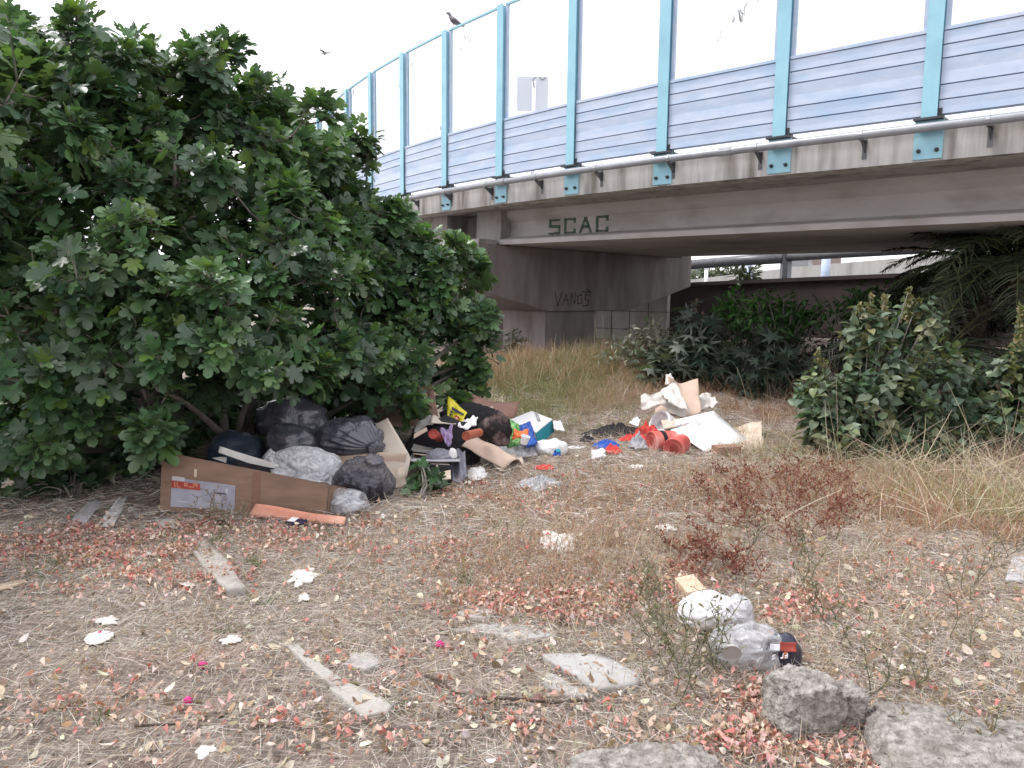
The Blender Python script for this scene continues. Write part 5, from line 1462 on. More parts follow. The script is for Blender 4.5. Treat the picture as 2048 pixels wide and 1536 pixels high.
MB().prism([q + Vector(p_) for p_ in [(-.057, .006, .053), (-.005, -.005, .051), (.01, .07, .055), (-.038, .086, .057)]], EZ * .001).build('white_top', M_white, cp)
bagpx('dark_lump', 'small black crumpled lump in front of the box', 'rubbish', 425, 452, 1040, 1056, 5.35, M_bk, 96, sub=3, floor=True)
for x, y in [(376, 1401), (405, 1331), (880, 1290)]:
    bagpx('magenta_flower', {376: 'magenta fallen flower low at the left', 405: 'small magenta petal scrap right above the fallen flower', 880: 'tiny magenta petal near the paving'}[x], 'flower', x - 9, x + 9, y - 8, y + 9, G(x, y).y, M_mag, x, cr=.3, fs=3, sub=3, floor=True)

# ================================================================== stones, paving and sticks


def stone(name, label, cat, poly, hgt, m, seed, tilt=(0, 0), rough=.02, n=5):
    """broken slab: ground outline in picture points, flat top"""
    pts = [G(x, y) for x, y in poly]
    c = sum(pts, Vector()) / len(pts)
    bm = bmesh.new()
    lo = [bm.verts.new((p.x, p.y, min(p.z, c.z) - .06)) for p in pts]
    hi = [bm.verts.new((p.x, p.y, c.z + hgt + tilt[0] * (p.x - c.x) + tilt[1] * (p.y - c.y))) for p in pts]
    k = len(pts); bm.faces.new(hi); bm.faces.new(lo[::-1])
    for i in range(k): bm.faces.new((lo[i], lo[(i + 1) % k], hi[(i + 1) % k], hi[i]))
    bmesh.ops.recalc_face_normals(bm, faces=bm.faces)
    bmesh.ops.triangulate(bm, faces=bm.faces)
    bmesh.ops.subdivide_edges(bm, edges=bm.edges, cuts=n, use_grid_fill=True)
    for v in bm.verts:
        p = v.co * 7 + Vector((seed, 0, 0))
        v.co += noise.noise_vector(p) * rough + noise.noise_vector(p * 3.3) * rough * .5 + noise.noise_vector(p * 9) * rough * .25
    me = bpy.data.meshes.new(name); bm.to_mesh(me); bm.free()
    return link(name, me, m, label=label, cat=cat, smooth=True)


def lump(name, label, c, rad, seed, yaw=0, tilt=0, m=M_lump, low=.35):
    bm = bmesh.new(); bmesh.ops.create_cube(bm, size=2)
    bmesh.ops.subdivide_edges(bm, edges=bm.edges, cuts=44, use_grid_fill=True)
    sd_ = Vector((seed * 3.1, seed, seed * 1.9)); R = Matrix.Rotation(yaw, 3, 'Z') @ Matrix.Rotation(tilt, 3, 'Y')
    mr = sum(rad) / 3
    for v in bm.verts:
        q = v.co.lerp(v.co.normalized() * 1.15, .42)
        q = Vector((q.x * rad[0], q.y * rad[1], q.z * rad[2]))
        k = q / mr
        dd, _ = noise.voronoi(k * 1.5 + sd_)
        n3 = noise.noise_vector(k * 1.1 + sd_) * low * .6 + noise.noise_vector(k * 3 + sd_) * low * .22 + noise.noise_vector(k * 9 + sd_) * .05 + noise.noise_vector(k * 26 + sd_) * .028
        q = q * (1 + low * .5 * (min(dd[1] - dd[0], .5) - .2)) + n3 * mr
        v.co = Vector(c) + R @ q
    me = bpy.data.meshes.new(name); bm.to_mesh(me); bm.free()
    return link(name, me, m, label=label, cat='concrete', smooth=True)


g = G(1625, 1480); lump('concrete_lump', 'rough broken concrete lump standing below the clear package', g + Vector((-.01, .09, .075)), (.128, .10, .125), 3, yaw=.3, tilt=.15)
g = G(1712, 1470); lump('concrete_lump', 'small rough concrete piece against the right side of the standing lump', g + Vector((0, .08, .06)), (.055, .06, .09), 5, yaw=-.2)
g = G(1965, 1548); lump('concrete_lump', 'wide flat concrete block filling the bottom right corner', g + Vector((.02, .02, .0)), (.36, .26, .095), 7, yaw=-.25, tilt=.03, low=.16)
g = G(1290, 1560); lump('concrete_lump', 'low rounded concrete block cut by the bottom edge', g + Vector((0, -.06, .0)), (.27, .17, .075), 9, yaw=.1, low=.2)
stone('paving_slab', 'pale flat paving slab with a crack line, right of the middle foreground', 'paving', [(1080, 1320), (1115, 1317), (1190, 1320), (1225, 1332), (1280, 1362), (1275, 1382), (1195, 1392), (1135, 1355)], .03, M_slab, 1, rough=.004)
stone('paving_slab', 'lower grey slab corner peeping out beneath the pale paving slab', 'paving', [(1090, 1345), (1130, 1362), (1188, 1398), (1140, 1400), (1085, 1370)], .012, M_slab, 2, rough=.004)
stone('paving_slab', 'thin pale slab strip half buried behind the paving slab', 'paving', [(905, 1262), (960, 1254), (1060, 1258), (1110, 1278), (1030, 1290), (1000, 1275)], .016, M_slab, 3, rough=.006)
stone('paving_slab', 'rounded grey stone above the thin pale slab strip', 'paving', [(915, 1232), (945, 1218), (985, 1228), (980, 1242), (930, 1244)], .02, M_kerb, 4, rough=.008)
stone('paving_slab', 'worn pale stone patch inside the near edging corner', 'paving', [(690, 1335), (700, 1312), (745, 1308), (765, 1330), (730, 1345)], .012, M_slab, 5, rough=.006)
stone('edging_strip', 'narrow concrete edging strip running from the box toward the middle', 'edging', [(365, 1072), (392, 1070), (452, 1120), (492, 1190), (455, 1196), (400, 1130)], .028, M_kerb, 6, rough=.007)
stone('edging_strip', 'far end of the edging in shade beside the cardboard box', 'edging', [(308, 1046), (345, 1042), (362, 1062), (330, 1066)], .028, M_kerb, 7, rough=.008)
stone('edging_strip', 'near concrete edging strip sunk in straw left of the middle', 'edging', [(575, 1300), (598, 1302), (640, 1340), (690, 1372), (680, 1392), (620, 1350)], .03, M_kerb, 8, rough=.008)
stone('edging_strip', 'nearest edging piece ending at a small corner stone', 'edging', [(660, 1388), (700, 1378), (790, 1418), (775, 1438), (730, 1448), (700, 1420)], .028, M_kerb, 9, rough=.008)


def stick(label, pts, r):
    q = [G(x, y) + EZ * (.02 + .01 * (i % 2)) for i, (x, y) in enumerate(pts)]
    MB().tube(q, [r * (1 - .5 * i / len(q)) for i in range(len(q))], 7).build('stick', M_stick, label=label, cat='stick', smooth=True)


stick('dark bent stick left of the paving slab', [(850, 1360), (880, 1375), (910, 1395), (930, 1402)], .007)
stick('long dark stick lying in front of the paving slab', [(950, 1405), (1020, 1411), (1100, 1414), (1175, 1415)], .008)
stick('thin pale brown stick low at the left', [(270, 1462), (310, 1465), (360, 1458)], .006)
# ================================================================== shrubs and plants
def bush(name, label, cat, base, lobes, tmpl, size, pal, dens, mat, group=None, per=6, spikes=None, stem=.012, droop=.35, upright=.6, tall=None, spal=None):
    base = Vector(base)
    pos, ax, anc = [], [], []
    for (px, py, Y, rx, ry, rd) in lobes:
        c = P(px, py, Y); s = Y / F; R = np.array([rx * s, rd, ry * s])
        n = max(4, int(dens * (R[0] * R[2] + R[0] * R[1] + R[1] * R[2]) * 4))
        d = rng.normal(size=(n, 3)); d /= np.linalg.norm(d, axis=1, keepdims=True)
        p = np.array(c) + d * R * (rng.uniform(.35, 1.05, n) ** .6)[:, None]
        ok = p[:, 2] > H(p[:, 0], p[:, 1]) + .04
        pos.append(p[ok]); a = d * .7 + np.array([0, 0, upright]) + .3 * rng.normal(size=d.shape); ax.append(a[ok]); anc.append(c)
    pos = np.concatenate(pos); ax = np.concatenate(ax); ax /= np.linalg.norm(ax, axis=1, keepdims=True); ns = len(pos)
    t1 = np.cross(ax, np.array([.1, .97, .2])); t1 /= np.linalg.norm(t1, axis=1, keepdims=True); t2 = np.cross(ax, t1)
    PS, DS, NS, SC, CL = [], [], [], [], []
    sc0 = pick(pal, ns, .12)
    for i in range(per):
        ang = i * 2.4 + np.arange(ns) * 1.3; el = np.radians(35 + i * 60 / per) + rng.normal(size=ns) * .2
        d = ax * np.cos(el)[:, None] + (t1 * np.cos(ang)[:, None] + t2 * np.sin(ang)[:, None]) * np.sin(el)[:, None]
        PS.append(pos - ax * (size * .3 * i) + d * size * .35); DS.append(d + np.array([0, 0, -droop]) + .2 * rng.normal(size=d.shape))
        NS.append(ax + np.array([0, -.2, .5]) + .35 * rng.normal(size=d.shape)); SC.append(size * rng.uniform(.6, 1.15, ns)); CL.append(np.clip(sc0 * (1 + .18 * rng.normal(size=(ns, 1))), .006, .6))
    PS, DS, NS, SC, CL = map(np.concatenate, (PS, DS, NS, SC, CL))
    parts = [scatter(tmpl[0], tmpl[1], PS, frames(DS, NS), SC, CL)]
    t = thing(name, label, cat, base, group)
    if spikes:
        for (x0, y0, x1, y1, Y, n) in spikes:
            a, b = np.array(P(x0, y0, Y)), np.array(P(x1, y1, Y))
            f = rng.random(n)[:, None]; p = a + (b - a) * f + rng.normal(size=(n, 3)) * .022 * (1.2 - f)
            d = rng.normal(size=(n, 3)) + np.array([0, 0, .5])
            parts.append(scatter(HEART[0], HEART[1], p, frames(d, rng.normal(size=(n, 3))), rng.uniform(.025, .05, n), pick(spal or [(.25, .22, .11), (.32, .27, .15), (.15, .17, .07), (.12, .15, .06)], n)))
            anc.append(Vector(b))
    V, Fs, Cc = merge(parts)
    link('foliage', npmesh('f', V, Fs, Cc), mat, t, smooth=True)
    lines = []
    for i in range(0, ns, max(1, ns // 60)):
        b = Vector(pos[i]); m = base.lerp(b, .55) + Vector((random.uniform(-.08, .08), random.uniform(-.08, .08), .12))
        lines.append((bez(base + Vector((random.uniform(-.1, .1), random.uniform(-.1, .1), -.03)), m, b, 6), [stem * (1 - .12 * j) for j in range(7)]))
    for c in anc:
        lines.append((bez(base + Vector((0, 0, -.03)), base.lerp(c, .5) + EZ * .1, c, 6), [stem * 1.2 * (1 - .12 * j) for j in range(7)]))
    link('stems', tubes_np(lines, 5), M_bark, t, smooth=True)
    return t


GP = [(.085, .13, .075), (.11, .155, .10), (.055, .09, .055), (.125, .165, .11), (.14, .16, .08)]
bush('broad_leaf_shrub', 'tall broad leaved shrub with yellowish seed spikes at the edge of the bridge shade', 'shrub', G(1745, 925) + Vector((0, .25, 0)),
     [(1745, 660, 7.8, 55, 60, .25), (1835, 650, 7.9, 50, 60, .25), (1770, 730, 7.7, 80, 60, .3), (1660, 790, 7.6, 65, 55, .3), (1760, 810, 7.6, 110, 80, .4), (1860, 790, 7.9, 80, 80, .4), (1690, 860, 7.4, 80, 50, .3), (1790, 880, 7.5, 110, 50, .35), (1640, 850, 7.5, 40, 40, .2), (1620, 790, 7.7, 25, 30, .15), (1900, 730, 8.2, 60, 50, .3), (1930, 860, 7.8, 60, 40, .3)],
     HEART, .088, GP, 44, M_leaf, spikes=[(1740, 660, 1742, 585, 7.75, 90), (1765, 650, 1770, 590, 7.8, 70), (1720, 650, 1718, 610, 7.8, 50), (1815, 640, 1818, 578, 7.85, 110), (1835, 680, 1838, 600, 7.85, 110), (1850, 720, 1852, 650, 7.85, 70), (1638, 730, 1636, 700, 7.6, 50), (1655, 790, 1650, 720, 7.6, 40)])
bush('broad_leaf_shrub', 'broad leaved shrub with a seed spike cut by the right edge', 'shrub', G(2060, 880) + Vector((0, .5, 0)),
     [(2045, 750, 7.9, 55, 60, .3), (2030, 830, 7.8, 70, 50, .3), (1975, 830, 8.0, 50, 40, .25), (2080, 700, 8, 40, 60, .3)], HEART, .095, GP, 55, M_leaf, spikes=[(2042, 700, 2040, 610, 7.85, 120), (2030, 760, 2025, 690, 7.8, 60)])
bush('low_shrub', 'low leafy shrub between the tall seed spike shrub and the right edge', 'shrub', G(1905, 890) + Vector((0, .3, 0)),
     [(1900, 840, 8.0, 60, 60, .3), (1940, 800, 8.3, 60, 50, .3), (1880, 890, 7.6, 70, 35, .25)], HEART, .085, GP, 45, M_leaf)
CP = [(.06, .085, .065), (.085, .11, .085), (.04, .06, .048), (.065, .09, .065)]
bush('hand_leaf_plant', 'grey green hand leaved plant left of the others, in front of the retaining wall', 'plant', P(1390, 775, 11.6) * 1, [(1390, 680, 11.6, 60, 55, .4), (1350, 720, 11.4, 60, 45, .4), (1420, 720, 11.5, 55, 55, .4), (1380, 630, 11.6, 22, 40, .2), (1310, 735, 11.3, 50, 30, .3)], CASTOR, .22, CP, 9, M_leaf, spikes=[(1385, 640, 1392, 598, 11.6, 60), (1400, 660, 1405, 620, 11.6, 40)], spal=[(.20, .14, .10), (.26, .20, .14)])
bush('hand_leaf_plant', 'dark hand leaved plant right of the tan carpet, low against the wall', 'plant', P(1540, 790, 11.2), [(1530, 720, 11.2, 55, 45, .4), (1580, 740, 11.2, 50, 40, .35), (1500, 755, 11.0, 40, 30, .3), (1545, 690, 11.2, 25, 35, .25)], CASTOR, .21, CP, 9, M_leaf)
bush('wispy_plant', 'grey wispy weed clump between the pier column and hand leaved plants', 'plant', P(1290, 760, 12.0), [(1290, 690, 12, 60, 50, .5), (1240, 720, 12, 50, 35, .5), (1320, 700, 12, 40, 60, .4)], LANCE, .12, [(.14, .15, .11), (.19, .19, .14), (.10, .12, .08)], 30, M_leaf)
AP = [(.05, .13, .03), (.06, .155, .035), (.035, .095, .025)]
bush('feathery_tree', 'young bright green feathery leaved tree in the bridge shade', 'tree', P(1555, 760, 12.6), [(1540, 610, 12.6, 50, 28, .4), (1600, 620, 12.6, 40, 25, .4), (1490, 625, 12.6, 35, 22, .3), (1560, 650, 12.5, 70, 25, .4), (1460, 600, 12.8, 25, 30, .3), (1630, 625, 12.6, 18, 18, .3)], LANCE, .16, AP, 20, M_leaf, per=9, stem=.018)
bush('feathery_tree', 'second feathery green tree top further right under the bridge', 'tree', P(1745, 770, 12.9), [(1720, 595, 12.9, 45, 22, .4), (1780, 600, 12.9, 40, 25, .4), (1690, 610, 12.9, 25, 20, .3)], LANCE, .16, AP, 20, M_leaf, per=9, stem=.018)
for i, (px, py, Y, rx, ry, lab_) in enumerate([(1640, 720, 12.0, 80, 60, 'shade-darkened shrub behind the tall seed spike shrub'), (1960, 720, 12.2, 110, 70, 'shade-darkened shrub below the palm fronds at the right'), (1470, 690, 12.8, 70, 60, 'shade-darkened green shrub under the first feathery tree'),
                                               (1850, 660, 14.0, 110, 70, 'shade-darkened shrub deep under the bridge behind the palm'), (1960, 590, 13.2, 150, 75, 'tall dark thicket added to deepen the shade under the bridge behind the palm crown'), (1760, 690, 12.4, 90, 60, 'dark thicket added to deepen the shade between the two feathery trees and the tall shrub')]):
    bush('shade_dark_shrub', lab_, 'shrub', P(px, py + ry + 20, Y), [(px, py, Y, rx, ry, .6), (px - rx * .5, py + ry * .5, Y - .2, rx * .6, ry * .6, .5), (px + rx * .5, py + ry * .4, Y - .1, rx * .6, ry * .6, .5)], LANCE, .13, [(.022, .034, .02), (.032, .045, .025), (.02, .03, .02)], 26, M_leaf)  # leaf colours darkened to carry the bridge shade; thickets added to deepen it
bush('pier_shrub', 'small dark bush at the foot of the pale pier column', 'shrub', P(1030, 745, 14.2), [(1030, 690, 14.2, 22, 35, .25), (1018, 715, 14.1, 22, 25, .25)], LANCE, .12, [(.05, .06, .04), (.07, .08, .05)], 40, M_leaf)
bush('wall_weed', 'small dark weed growing on top of the retaining wall', 'plant', P(1495, 566, 20.3), [(1500, 548, 20.3, 14, 8, .2), (1480, 562, 20.3, 18, 6, .2)], LANCE, .22, [(.03, .04, .02), (.04, .05, .03)], 40, M_leaf, stem=.012)
bush('fig_sapling', 'low fig shoot with lobed leaves sprouting in front of the dark boards', 'plant', G(845, 1000) + Vector((0, .1, 0)), [(850, 955, 6.0, 32, 22, .15), (830, 980, 5.95, 28, 20, .12), (875, 975, 5.95, 16, 14, .1)], FIG, .085, [(.05, .11, .05), (.07, .14, .06), (.04, .08, .04)], 80, M_fig, per=5)
bush('ground_vine', 'dim leafy creeper on the dark ground at the lower left', 'plant', G(110, 1005) + Vector((0, .2, 0)), [(120, 975, 5.85, 70, 28, .25), (60, 1000, 5.7, 60, 22, .2), (170, 955, 6.0, 40, 25, .2)], FIG, .10, [(.04, .08, .04), (.055, .10, .05)], 45, M_fig, per=5)


# ---------------------------------------------------------------- palms
def frond(a, d, L_, sag, n=46, lw=.32, twist=0.0):
    """feather leaf: midrib curve and leaflets, as blade arrays"""
    a = np.array(a); d = np.array(d, float); d /= np.linalg.norm(d)
    t = np.linspace(0, 1, n)
    pts = a + d * (L_ * t)[:, None]; pts[:, 2] -= sag * L_ * t ** 2
    tan = np.gradient(pts, axis=0); tan /= np.linalg.norm(tan, axis=1, keepdims=True)
    sd = np.cross(tan, [0, 0, 1]); sd /= np.linalg.norm(sd, axis=1, keepdims=True)
    up = np.cross(sd, tan)
    P0, D0, L0 = [], [], []
    env = np.sin(np.clip(t * 1.05 + .12, 0, 1.12) * PI / 1.2) ** .7
    for s in (-1, 1):
        m = t > .12
        P0.append(pts[m]); D0.append((sd * s * .85 + tan * .6 + up * .25)[m] + rng.normal(size=(m.sum(), 3)) * .06); L0.append(lw * env[m])
    P0, D0, L0 = np.concatenate(P0), np.concatenate(D0), np.concatenate(L0)
    return pts, (P0, D0, L0)


def palm(label, base, crown, fr, L_, lw, pal, trunk_r, up=.55, sagr=(.35, .9), dirs=None):
    base, crown = Vector(base), Vector(crown)
    t = thing('palm_tree', label, 'palm', base)
    parts = []; ribs = []
    for i in range(fr):
        az = i * 2.4 + rng.uniform(-.2, .2); el = rng.uniform(-.1, up + .5)
        d = (math.cos(az) * math.cos(el), math.sin(az) * math.cos(el), math.sin(el))
        if dirs and i < len(dirs): d = dirs[i]
        l_ = L_ * rng.uniform(.8, 1.1)
        pts, (a, b, c) = frond(crown + Vector(d) * .08, d, l_, rng.uniform(*sagr), lw=lw)
        parts.append(blades(a, b, c, np.full(len(a), .022), np.full(len(a), .45), pick(pal, len(a), .12), seg=3))
        ribs.append(([Vector(q) for q in pts[::6]], [max(.004, .014 - .0015 * j) for j in range(len(pts[::6]))]))
    V, Fs, Cc = merge(parts)
    link('crown', npmesh('c', V, Fs, Cc), M_dry, t)
    link('midribs', tubes_np(ribs, 5), pm('palm_rib', (.12, .14, .05), (.18, .19, .08), scale=8, rough=.7), t, smooth=True)
    h = crown.z - base.z
    if h > .3:
        pr = []
        for j in range(13):
            f = j / 12; pr.append((f * h, trunk_r * (1.05 if j % 2 else .92) * (1 - .15 * f)))
        MB().lathe(pr, base, crown - base, 14).build('trunk', M_stick, t)


PP_SHADE = [(.018, .026, .014), (.028, .038, .02), (.015, .022, .013)]  # fronds coloured near black to carry the bridge shade
palm('palm with a drooping crown coloured dark for the shade under the bridge at the right', G(2010, 760) + Vector((0, 1.2, -.02)), P(1985, 540, 11.2), 52, 1.6, .34, PP_SHADE, .17, sagr=(.3, .8))
palm('young palm sending one grey frond to the left behind the shrub', P(1900, 745, 10.8), P(1890, 700, 10.8), 18, 1.9, .40, [(.13, .145, .12), (.17, .18, .15), (.09, .11, .08)], .10, up=.9, sagr=(.3, .6), dirs=[(-1, -.15, .38), (-.75, -.4, .75), (.6, -.5, .9)])
palm('second palm crown with paler fans hanging at the upper right', P(2110, 790, 10.3), P(2030, 520, 10.3), 30, 1.5, .40, [(.10, .115, .07), (.07, .09, .05), (.05, .07, .04)], .15, sagr=(.5, 1.0))


# ---------------------------------------------------------------- dry red-brown docks
M_dock = veg('dock_seed', rough=.85, trans=.1, spec=.15)


def dock(base, hgt, seed, lean, label, loc_first=[None]):
    r = np.random.default_rng(seed)
    t = thing('dock_plant', label, 'plant', base, 'dry red-brown dock plants')
    lines, P0 = [], []
    for s in range(r.integers(3, 6)):
        d = Vector((lean + r.normal() * .6, r.normal() * .5, 1)).normalized(); L_ = hgt * r.uniform(.7, 1.1)
        bs = Vector(base) + Vector((r.normal() * .04, r.normal() * .04, -.01))
        pts = [bs + d * L_ * f + Vector((.05 * math.sin(f * 5 + s), 0, -.06 * f * f)) for f in np.linspace(0, 1, 7)]
        lines.append((pts, [.0035 * (1 - .08 * j) for j in range(7)]))
        for j in range(2, 7):
            for q in range(2):
                dd = Vector((r.normal(), r.normal(), .7)).normalized(); l2 = hgt * r.uniform(.12, .32)
                a = pts[j]; b = a + dd * l2
                lines.append(([a, a.lerp(b, .5) + EZ * .01, b], [.002, .0018, .0015]))
                for f in np.linspace(.45, 1, 3):
                    for z in range(1): P0.append(np.array(a.lerp(b, f)) + r.normal(size=3) * .007)
    P0 = np.array(P0); n = len(P0)
    V, Fc, Cc = scatter(HEART[0], HEART[1], P0, frames(r.normal(size=(n, 3)), r.normal(size=(n, 3))), r.uniform(.008, .017, n), pick([(.18, .065, .045), (.23, .09, .065), (.13, .045, .034), (.30, .16, .12)], n, .15))
    link('foliage', npmesh('s', V, [Fc], Cc), M_dock, t)
    link('stems', tubes_np(lines, 4), pm('dock_stem', (.17, .06, .04), (.22, .09, .06), scale=9, rough=.8), t)


i = 0
for (x, y, h_) in [(1480, 1010, .42), (1530, 985, .45), (1575, 1020, .46), (1620, 1000, .48), (1655, 1035, .42), (1590, 1060, .38), (1640, 1070, .36), (1530, 1040, .36), (1690, 1000, .40), (1420, 1000, .30), (1560, 970, .36), (1500, 1060, .3), (1440, 960, .3), (1710, 1050, .34), (1460, 1040, .28), (1670, 960, .34), (1600, 950, .3), (1560, 1085, .3)]:
    dock(G(x, y), h_ * .85, 100 + i, .1, 'one of the dry red-brown docks massed in the grass below the white panel'); i += 1
for (x, y, h_) in [(1385, 1140, .30), (1420, 1165, .32), (1455, 1175, .30), (1400, 1100, .28), (1470, 1140, .28), (1350, 1120, .22)]:
    dock(G(x, y), h_, 100 + i, -.05, 'one of the low dry red docks just behind the wooden boxes'); i += 1


# ---------------------------------------------------------------- thin weeds near the viewer
def weed(base, hgt, seed, lean, label, leafy=True, col=None, group='thin green weeds in the foreground'):
    r = np.random.default_rng(seed)
    t = thing('thin_weed', label, 'weed', base, group)
    lines, P0, D0 = [], [], []
    for s in range(r.integers(2, 5)):
        d = Vector((lean + r.normal() * .22, r.normal() * .2, 1)).normalized(); L_ = hgt * r.uniform(.6, 1.1)
        bs = Vector(base) + Vector((r.normal() * .03, r.normal() * .03, -.01))
        pts = [bs + d * L_ * f + Vector((.03 * math.sin(f * 4 + s * 2), .02 * math.cos(f * 5 + s), 0)) for f in np.linspace(0, 1, 8)]
        lines.append((pts, [.0028 * (1 - .09 * j) for j in range(8)]))
        for j in range(2, 8):
            for q in range(2):
                dd = Vector((r.normal(), r.normal(), .9)).normalized(); l2 = hgt * r.uniform(.06, .2); b = pts[j] + dd * l2
                lines.append(([pts[j], b], [.0016, .0012]))
                for f in (.75, 1): P0.append(pts[j].lerp(b, f)); D0.append(dd)
    n = len(P0); P0 = np.array([tuple(p) for p in P0]); D0 = np.array([tuple(p) for p in D0]) + r.normal(size=(n, 3)) * .5
    V, Fc, Cc = scatter(LANCE[0], LANCE[1], P0, frames(D0, r.normal(size=(n, 3))), r.uniform(.012, .030, n), pick(col or [(.12, .135, .08), (.17, .18, .11), (.10, .105, .07), (.26, .25, .14), (.2, .17, .11)], n, .15))
    link('foliage', npmesh('s', V, [Fc], Cc), M_leaf, t)
    link('stems', tubes_np(lines, 4), pm('weed_stem', (.10, .10, .065), (.16, .145, .09), scale=9, rough=.8), t)


i = 0
for (x, y, h_, ln) in [(1330, 1310, .40, -.15), (1300, 1290, .34, -.2), (1350, 1340, .36, -.1), (1320, 1240, .30, -.1), (1385, 1330, .34, .05), (1415, 1290, .30, .1), (1285, 1200, .24, .0), (1370, 1400, .30, -.1), (1440, 1350, .3, .0)]:
    weed(G(x, y), h_, 300 + i, ln, 'one of the thin green weeds standing left of the knotted carrier bag'); i += 1
for (x, y, h_, ln) in [(1510, 1110, .30, .1), (1600, 1190, .34, .25), (1590, 1120, .24, -.1), (1680, 1300, .32, .2), (1760, 1400, .30, .15), (1650, 1250, .34, -.35)]:
    weed(G(x, y), h_, 300 + i, ln, 'one of the thin weeds on the leaf litter right of the clear package'); i += 1
for (x, y, h_, ln) in [(1930, 1180, .36, .2), (2000, 1120, .34, .1), (1900, 1300, .3, .3), (1950, 1520, .16, .0), (2020, 1500, .18, .1), (1870, 1490, .16, .1), (1820, 1380, .2, .2)]:
    weed(G(x, y), h_, 300 + i, ln, 'one of the dry brown weeds at the right edge by the flat concrete block', col=[(.26, .20, .12), (.32, .26, .17), (.2, .15, .1)], group='dry brown weeds at the right'); i += 1
for (x, y, h_, ln) in [(440, 1060, .28, .05), (420, 1050, .22, -.1), (470, 1055, .24, .2)]:
    weed(G(x, y), h_, 300 + i, ln, 'one of the dry stalks in front of the printed box label', col=[(.2, .16, .12), (.26, .2, .15)], group='dry stalks before the box'); i += 1

# ================================================================== far things seen under and over the bridge
emb = MB().hexa([(9, 52, .5), (60, 48, .5), (75, 95, .5), (12, 100, .5), (9, 52, 2.2), (60, 48, 3.6), (75, 95, 4.0), (12, 100, 3.0)])
emb.build('slip_road', pm('far_asphalt', (.10, .10, .10), (.14, .14, .14), scale=3, rough=.9), kind='structure', label='far slip road on an embankment')


def carthing(label, c, fwd, m, sc=1.0):
    c = Vector(c); f = Vector(fwd).normalized(); s = Vector((f.y, -f.x, 0)); t = thing('parked_car', label, 'car', c)

    def q(a, b, z): return c + f * a * sc + s * b * sc + EZ * z * sc
    mb = MB(); prof = [(-2.0, .35), (2.05, .35), (2.1, .62), (1.95, .82), (.95, .95), (-1.75, .98), (-2.05, .85)]
    mb.prism([q(a, -.82, z) for a, z in prof], s * 1.64 * sc).build('body', m, t, bevel=.05)
    cab = [(1.0, .95), (.35, 1.42), (-1.1, 1.45), (-1.8, .98)]
    n = MB(); n.hexa([q(1.0, -.76, .95), q(1.0, .76, .95), q(-1.8, .76, .98), q(-1.8, -.76, .98), q(.35, -.6, 1.42), q(.35, .6, 1.42), q(-1.15, .6, 1.45), q(-1.15, -.6, 1.45)]).build('cabin', M_dsteel, t, bevel=.04)
    MB().hexa([q(.36, -.61, 1.42), q(.36, .61, 1.42), q(-1.16, .61, 1.45), q(-1.16, -.61, 1.45), q(.3, -.58, 1.48), q(.3, .58, 1.48), q(-1.1, .58, 1.5), q(-1.1, -.58, 1.5)]).build('roof', m, t)
    for a in (-1.3, 1.3):
        for b in (-.80, .66):
            w_ = MB().lathe([(0, .2), (0, .31), (.14, .31), (.14, .2)], q(a, b, .31), s, 20).build('wheel', M_bk, t)
    for b in (-.6, .6):
        MB().box(q(2.03, b, .72), f, s, EZ, .12, .3, .14).build('headlight', M_white, t)


def onroad(x, Y):
    p = P(x, 530, Y); return p


pc = P(1600, 540, 62); carthing('pale grey green car far off above the pale roadside parapet', (pc.x, 62, 2.9), (-.5, -.86, 0), pm('far_car_paint', (.10, .13, .14), (.13, .16, .17), scale=3, rough=.3))
pc = P(1392, 555, 44); carthing('white car far off just right of the pier cap end', (pc.x, 44, 1.62), (-.2, -.98, 0), M_white)
bd = thing('building', 'low brown and white building far behind the parapet', 'building', P(1650, 545, 105))
b0 = P(1622, 530, 105); b1 = P(1682, 525, 105)
MB().box((b0 + b1) / 2 + Vector((0, 4, 2)), EX, EY, EZ, (b1 - b0).x, 8, 8.5).build('wall', pm('far_brown', (.28, .22, .20), (.32, .26, .24), scale=.5, rough=.9), bd)
MB().box((b0 + b1) / 2 + Vector((0, 4, 6.4)), EX, EY, EZ, (b1 - b0).x + .6, 8.6, .3).build('roof', M_pale, bd)
for k in range(3):
    for z in (1.4, 3.9):
        MB().box((b0 + b1) / 2 + Vector(((k - 1) * 1.3, -.02, z)), EX, EY, EZ, .8, .06, 1.2).build('window', M_dsteel, bd)


def post(name, label, x, y0, y1, Y, r, m, zlow=None):
    a, b = P(x, y1, Y), P(x, y0, Y)
    a = Vector((b.x, Y, zlow if zlow is not None else a.z))
    t = thing(name, label, 'post', a)
    MB().tube([a, b], r, 10).build('shaft', m, t, smooth=True)
    MB().tube([a - EZ * .005, a + EZ * .05], r * 1.8, 10).build('foot', m, t)
    MB().tube([b - EZ * .002, b + EZ * .03], r * 1.25, 10).build('cap', m, t)


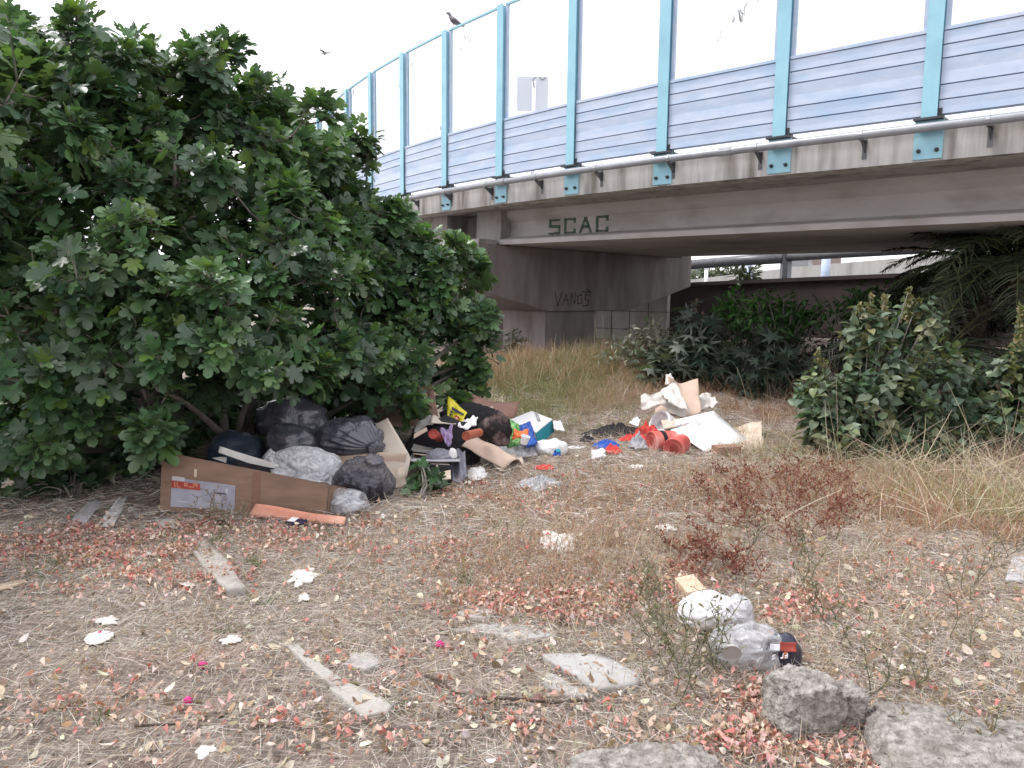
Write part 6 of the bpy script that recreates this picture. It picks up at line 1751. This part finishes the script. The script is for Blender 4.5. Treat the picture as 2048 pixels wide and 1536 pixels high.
post('white_post', 'thin white post before the far hedge', 1413, 538, 575, 36, .09, M_white, 1.5)
post('blue_post', 'pale blue post at the right end of the far hedge', 1498, 528, 570, 33, .16, M_slat, 1.5)
post('blue_post', 'pale blue post before the far brown building', 1653, 505, 560, 31.5, .17, M_slat, 1.5)
pr = thing('pipe_rail', 'thick grey pipe rail on a steel post seen in the gap under the bridge', 'rail', P(1570, 566, 22))
MB().tube([P(1300, 538, 26.5), P(1376, 530, 25), P(1470, 522, 23.4), P(1568, 516, 22)], .15, 12).build('rail', M_dsteel, pr, smooth=True)
MB().tube([P(1572, 515, 22), P(1680, 508, 20.6), P(1850, 498, 18.6)], .11, 12).build('rail', M_dsteel, pr, smooth=True)
pa_ = P(1566, 566, 22); pb_ = P(1570, 508, 22)
MB().box(Vector((pa_.x, 22, (1.5 + pb_.z) / 2)), EX, EY, EZ, .14, .2, pb_.z - 1.5).build('post', M_dsteel, pr)
MB().box(Vector((pa_.x + .14, 22.01, (1.5 + pb_.z) / 2)), EX, EY, EZ, .12, .14, pb_.z - 1.5).build('post_right_half', M_pipe, pr)  # lighter box making up the right half of the post
bush('far_hedge', 'dark green hedge far behind the parapet right of the pier cap', 'hedge', P(1450, 575, 39), [(1430, 552, 39, 40, 16, .8), (1480, 545, 39, 40, 16, .8), (1400, 556, 39, 20, 12, .6)], LANCE, .4, [(.06, .085, .04), (.08, .10, .05)], 10, M_leaf, stem=.03)

# sign standing on the bridge, seen through a pane
sg = thing('road_sign', 'square grey back of a road sign seen through a clear pane', 'sign', P(1066, 225, 17.5) + EZ * -.4)
sc_ = P(1065, 188, 17.5)
MB().box(sc_, EX, EY, EZ, .68, .03, .72).build('plate', pm('sign_back', (.55, .57, .64), (.62, .64, .70), scale=4, rough=.6), sg, bevel=.005)
zb_ = EYE + 1.70
MB().tube([Vector((sc_.x + .03, 17.45, zb_)), Vector((sc_.x + .03, 17.45, sc_.z + .25))], .045, 10).build('pole', M_white, sg, smooth=True)
MB().tube([Vector((sc_.x + .03, 17.39, sc_.z + .1)), Vector((sc_.x + .0, 17.38, sc_.z + .27)), Vector((sc_.x + .08, 17.38, sc_.z + .33))], .012, 6).build('wire', M_bk, sg)
MB().tube([Vector((sc_.x + .15, 17.46, sc_.z + .34)), Vector((sc_.x + .21, 17.46, sc_.z + .28)), Vector((sc_.x + .28, 17.46, sc_.z + .34))], .012, 6).build('wire', M_bk, sg)
MB().box(Vector((sc_.x + .03, 17.45, zb_ + .015)), EX, EY, EZ, .2, .2, .03).build('foot', M_steel, sg)

# pigeon on the top rail
M_bird = pm('grey_plumage', (.10, .10, .115), (.20, .20, .22), scale=12, rough=.8)
rp = fa(1.12, 0, 4.668)
pg = thing('pigeon', 'dark pigeon perched on the top rail of the noise barrier', 'bird', rp)
f = Vector((-.80, .25, 0)).normalized()


def bp(a, z): return rp + f * a + EZ * z


MB().tube([bp(.155, .245), bp(.135, .248), bp(.115, .252), bp(.09, .25), bp(.07, .225), bp(.05, .18), bp(.02, .14), bp(-.03, .10), bp(-.09, .065), bp(-.14, .04), bp(-.20, .005), bp(-.21, 0)],
          [.003, .007, .022, .028, .028, .036, .052, .055, .042, .025, .02, .012], 12).build('body', M_bird, pg, smooth=True)
sd_ = Vector((f.y, -f.x, 0))
for k in (-1, 1):
    MB().tube([bp(.03, .16) + sd_ * .045 * k, bp(-.04, .115) + sd_ * .055 * k, bp(-.12, .06) + sd_ * .03 * k, bp(-.17, .03) + sd_ * .012 * k], [.018, .03, .018, .004], 8).build('wing', M_dsteel, pg, smooth=True)
    MB().tube([bp(.0, .10) + sd_ * .02 * k, bp(.005, .0) + sd_ * .02 * k, bp(.03, .003) + sd_ * .02 * k], .005, 6).build('leg', M_orp, pg)
# small bird gliding over the tree
bc = P(650, 107, 26)
gb = thing('gliding_bird', 'tiny bird gliding in the white sky over the fig tree', 'bird', bc)
MB().tube([bc + Vector((.17, 0, .04)), bc + Vector((.12, 0, .035)), bc + Vector((.02, 0, .015)), bc + Vector((-.1, 0, -.01)), bc + Vector((-.16, 0, -.02))], [.006, .024, .03, .018, .012], 8).build('body', M_gcloth, gb, smooth=True)
for k in (-1, 1):
    MB().hexa([bc + Vector(p_) for p_ in [(.06, 0, .02), (-.04, 0, 0), (-.12, .30 * k, .03), (-.06, .30 * k, .04), (.06, 0, .032), (-.04, 0, .012), (-.12, .30 * k, .036), (-.06, .30 * k, .046)]]).build('wing', M_gcloth, gb)
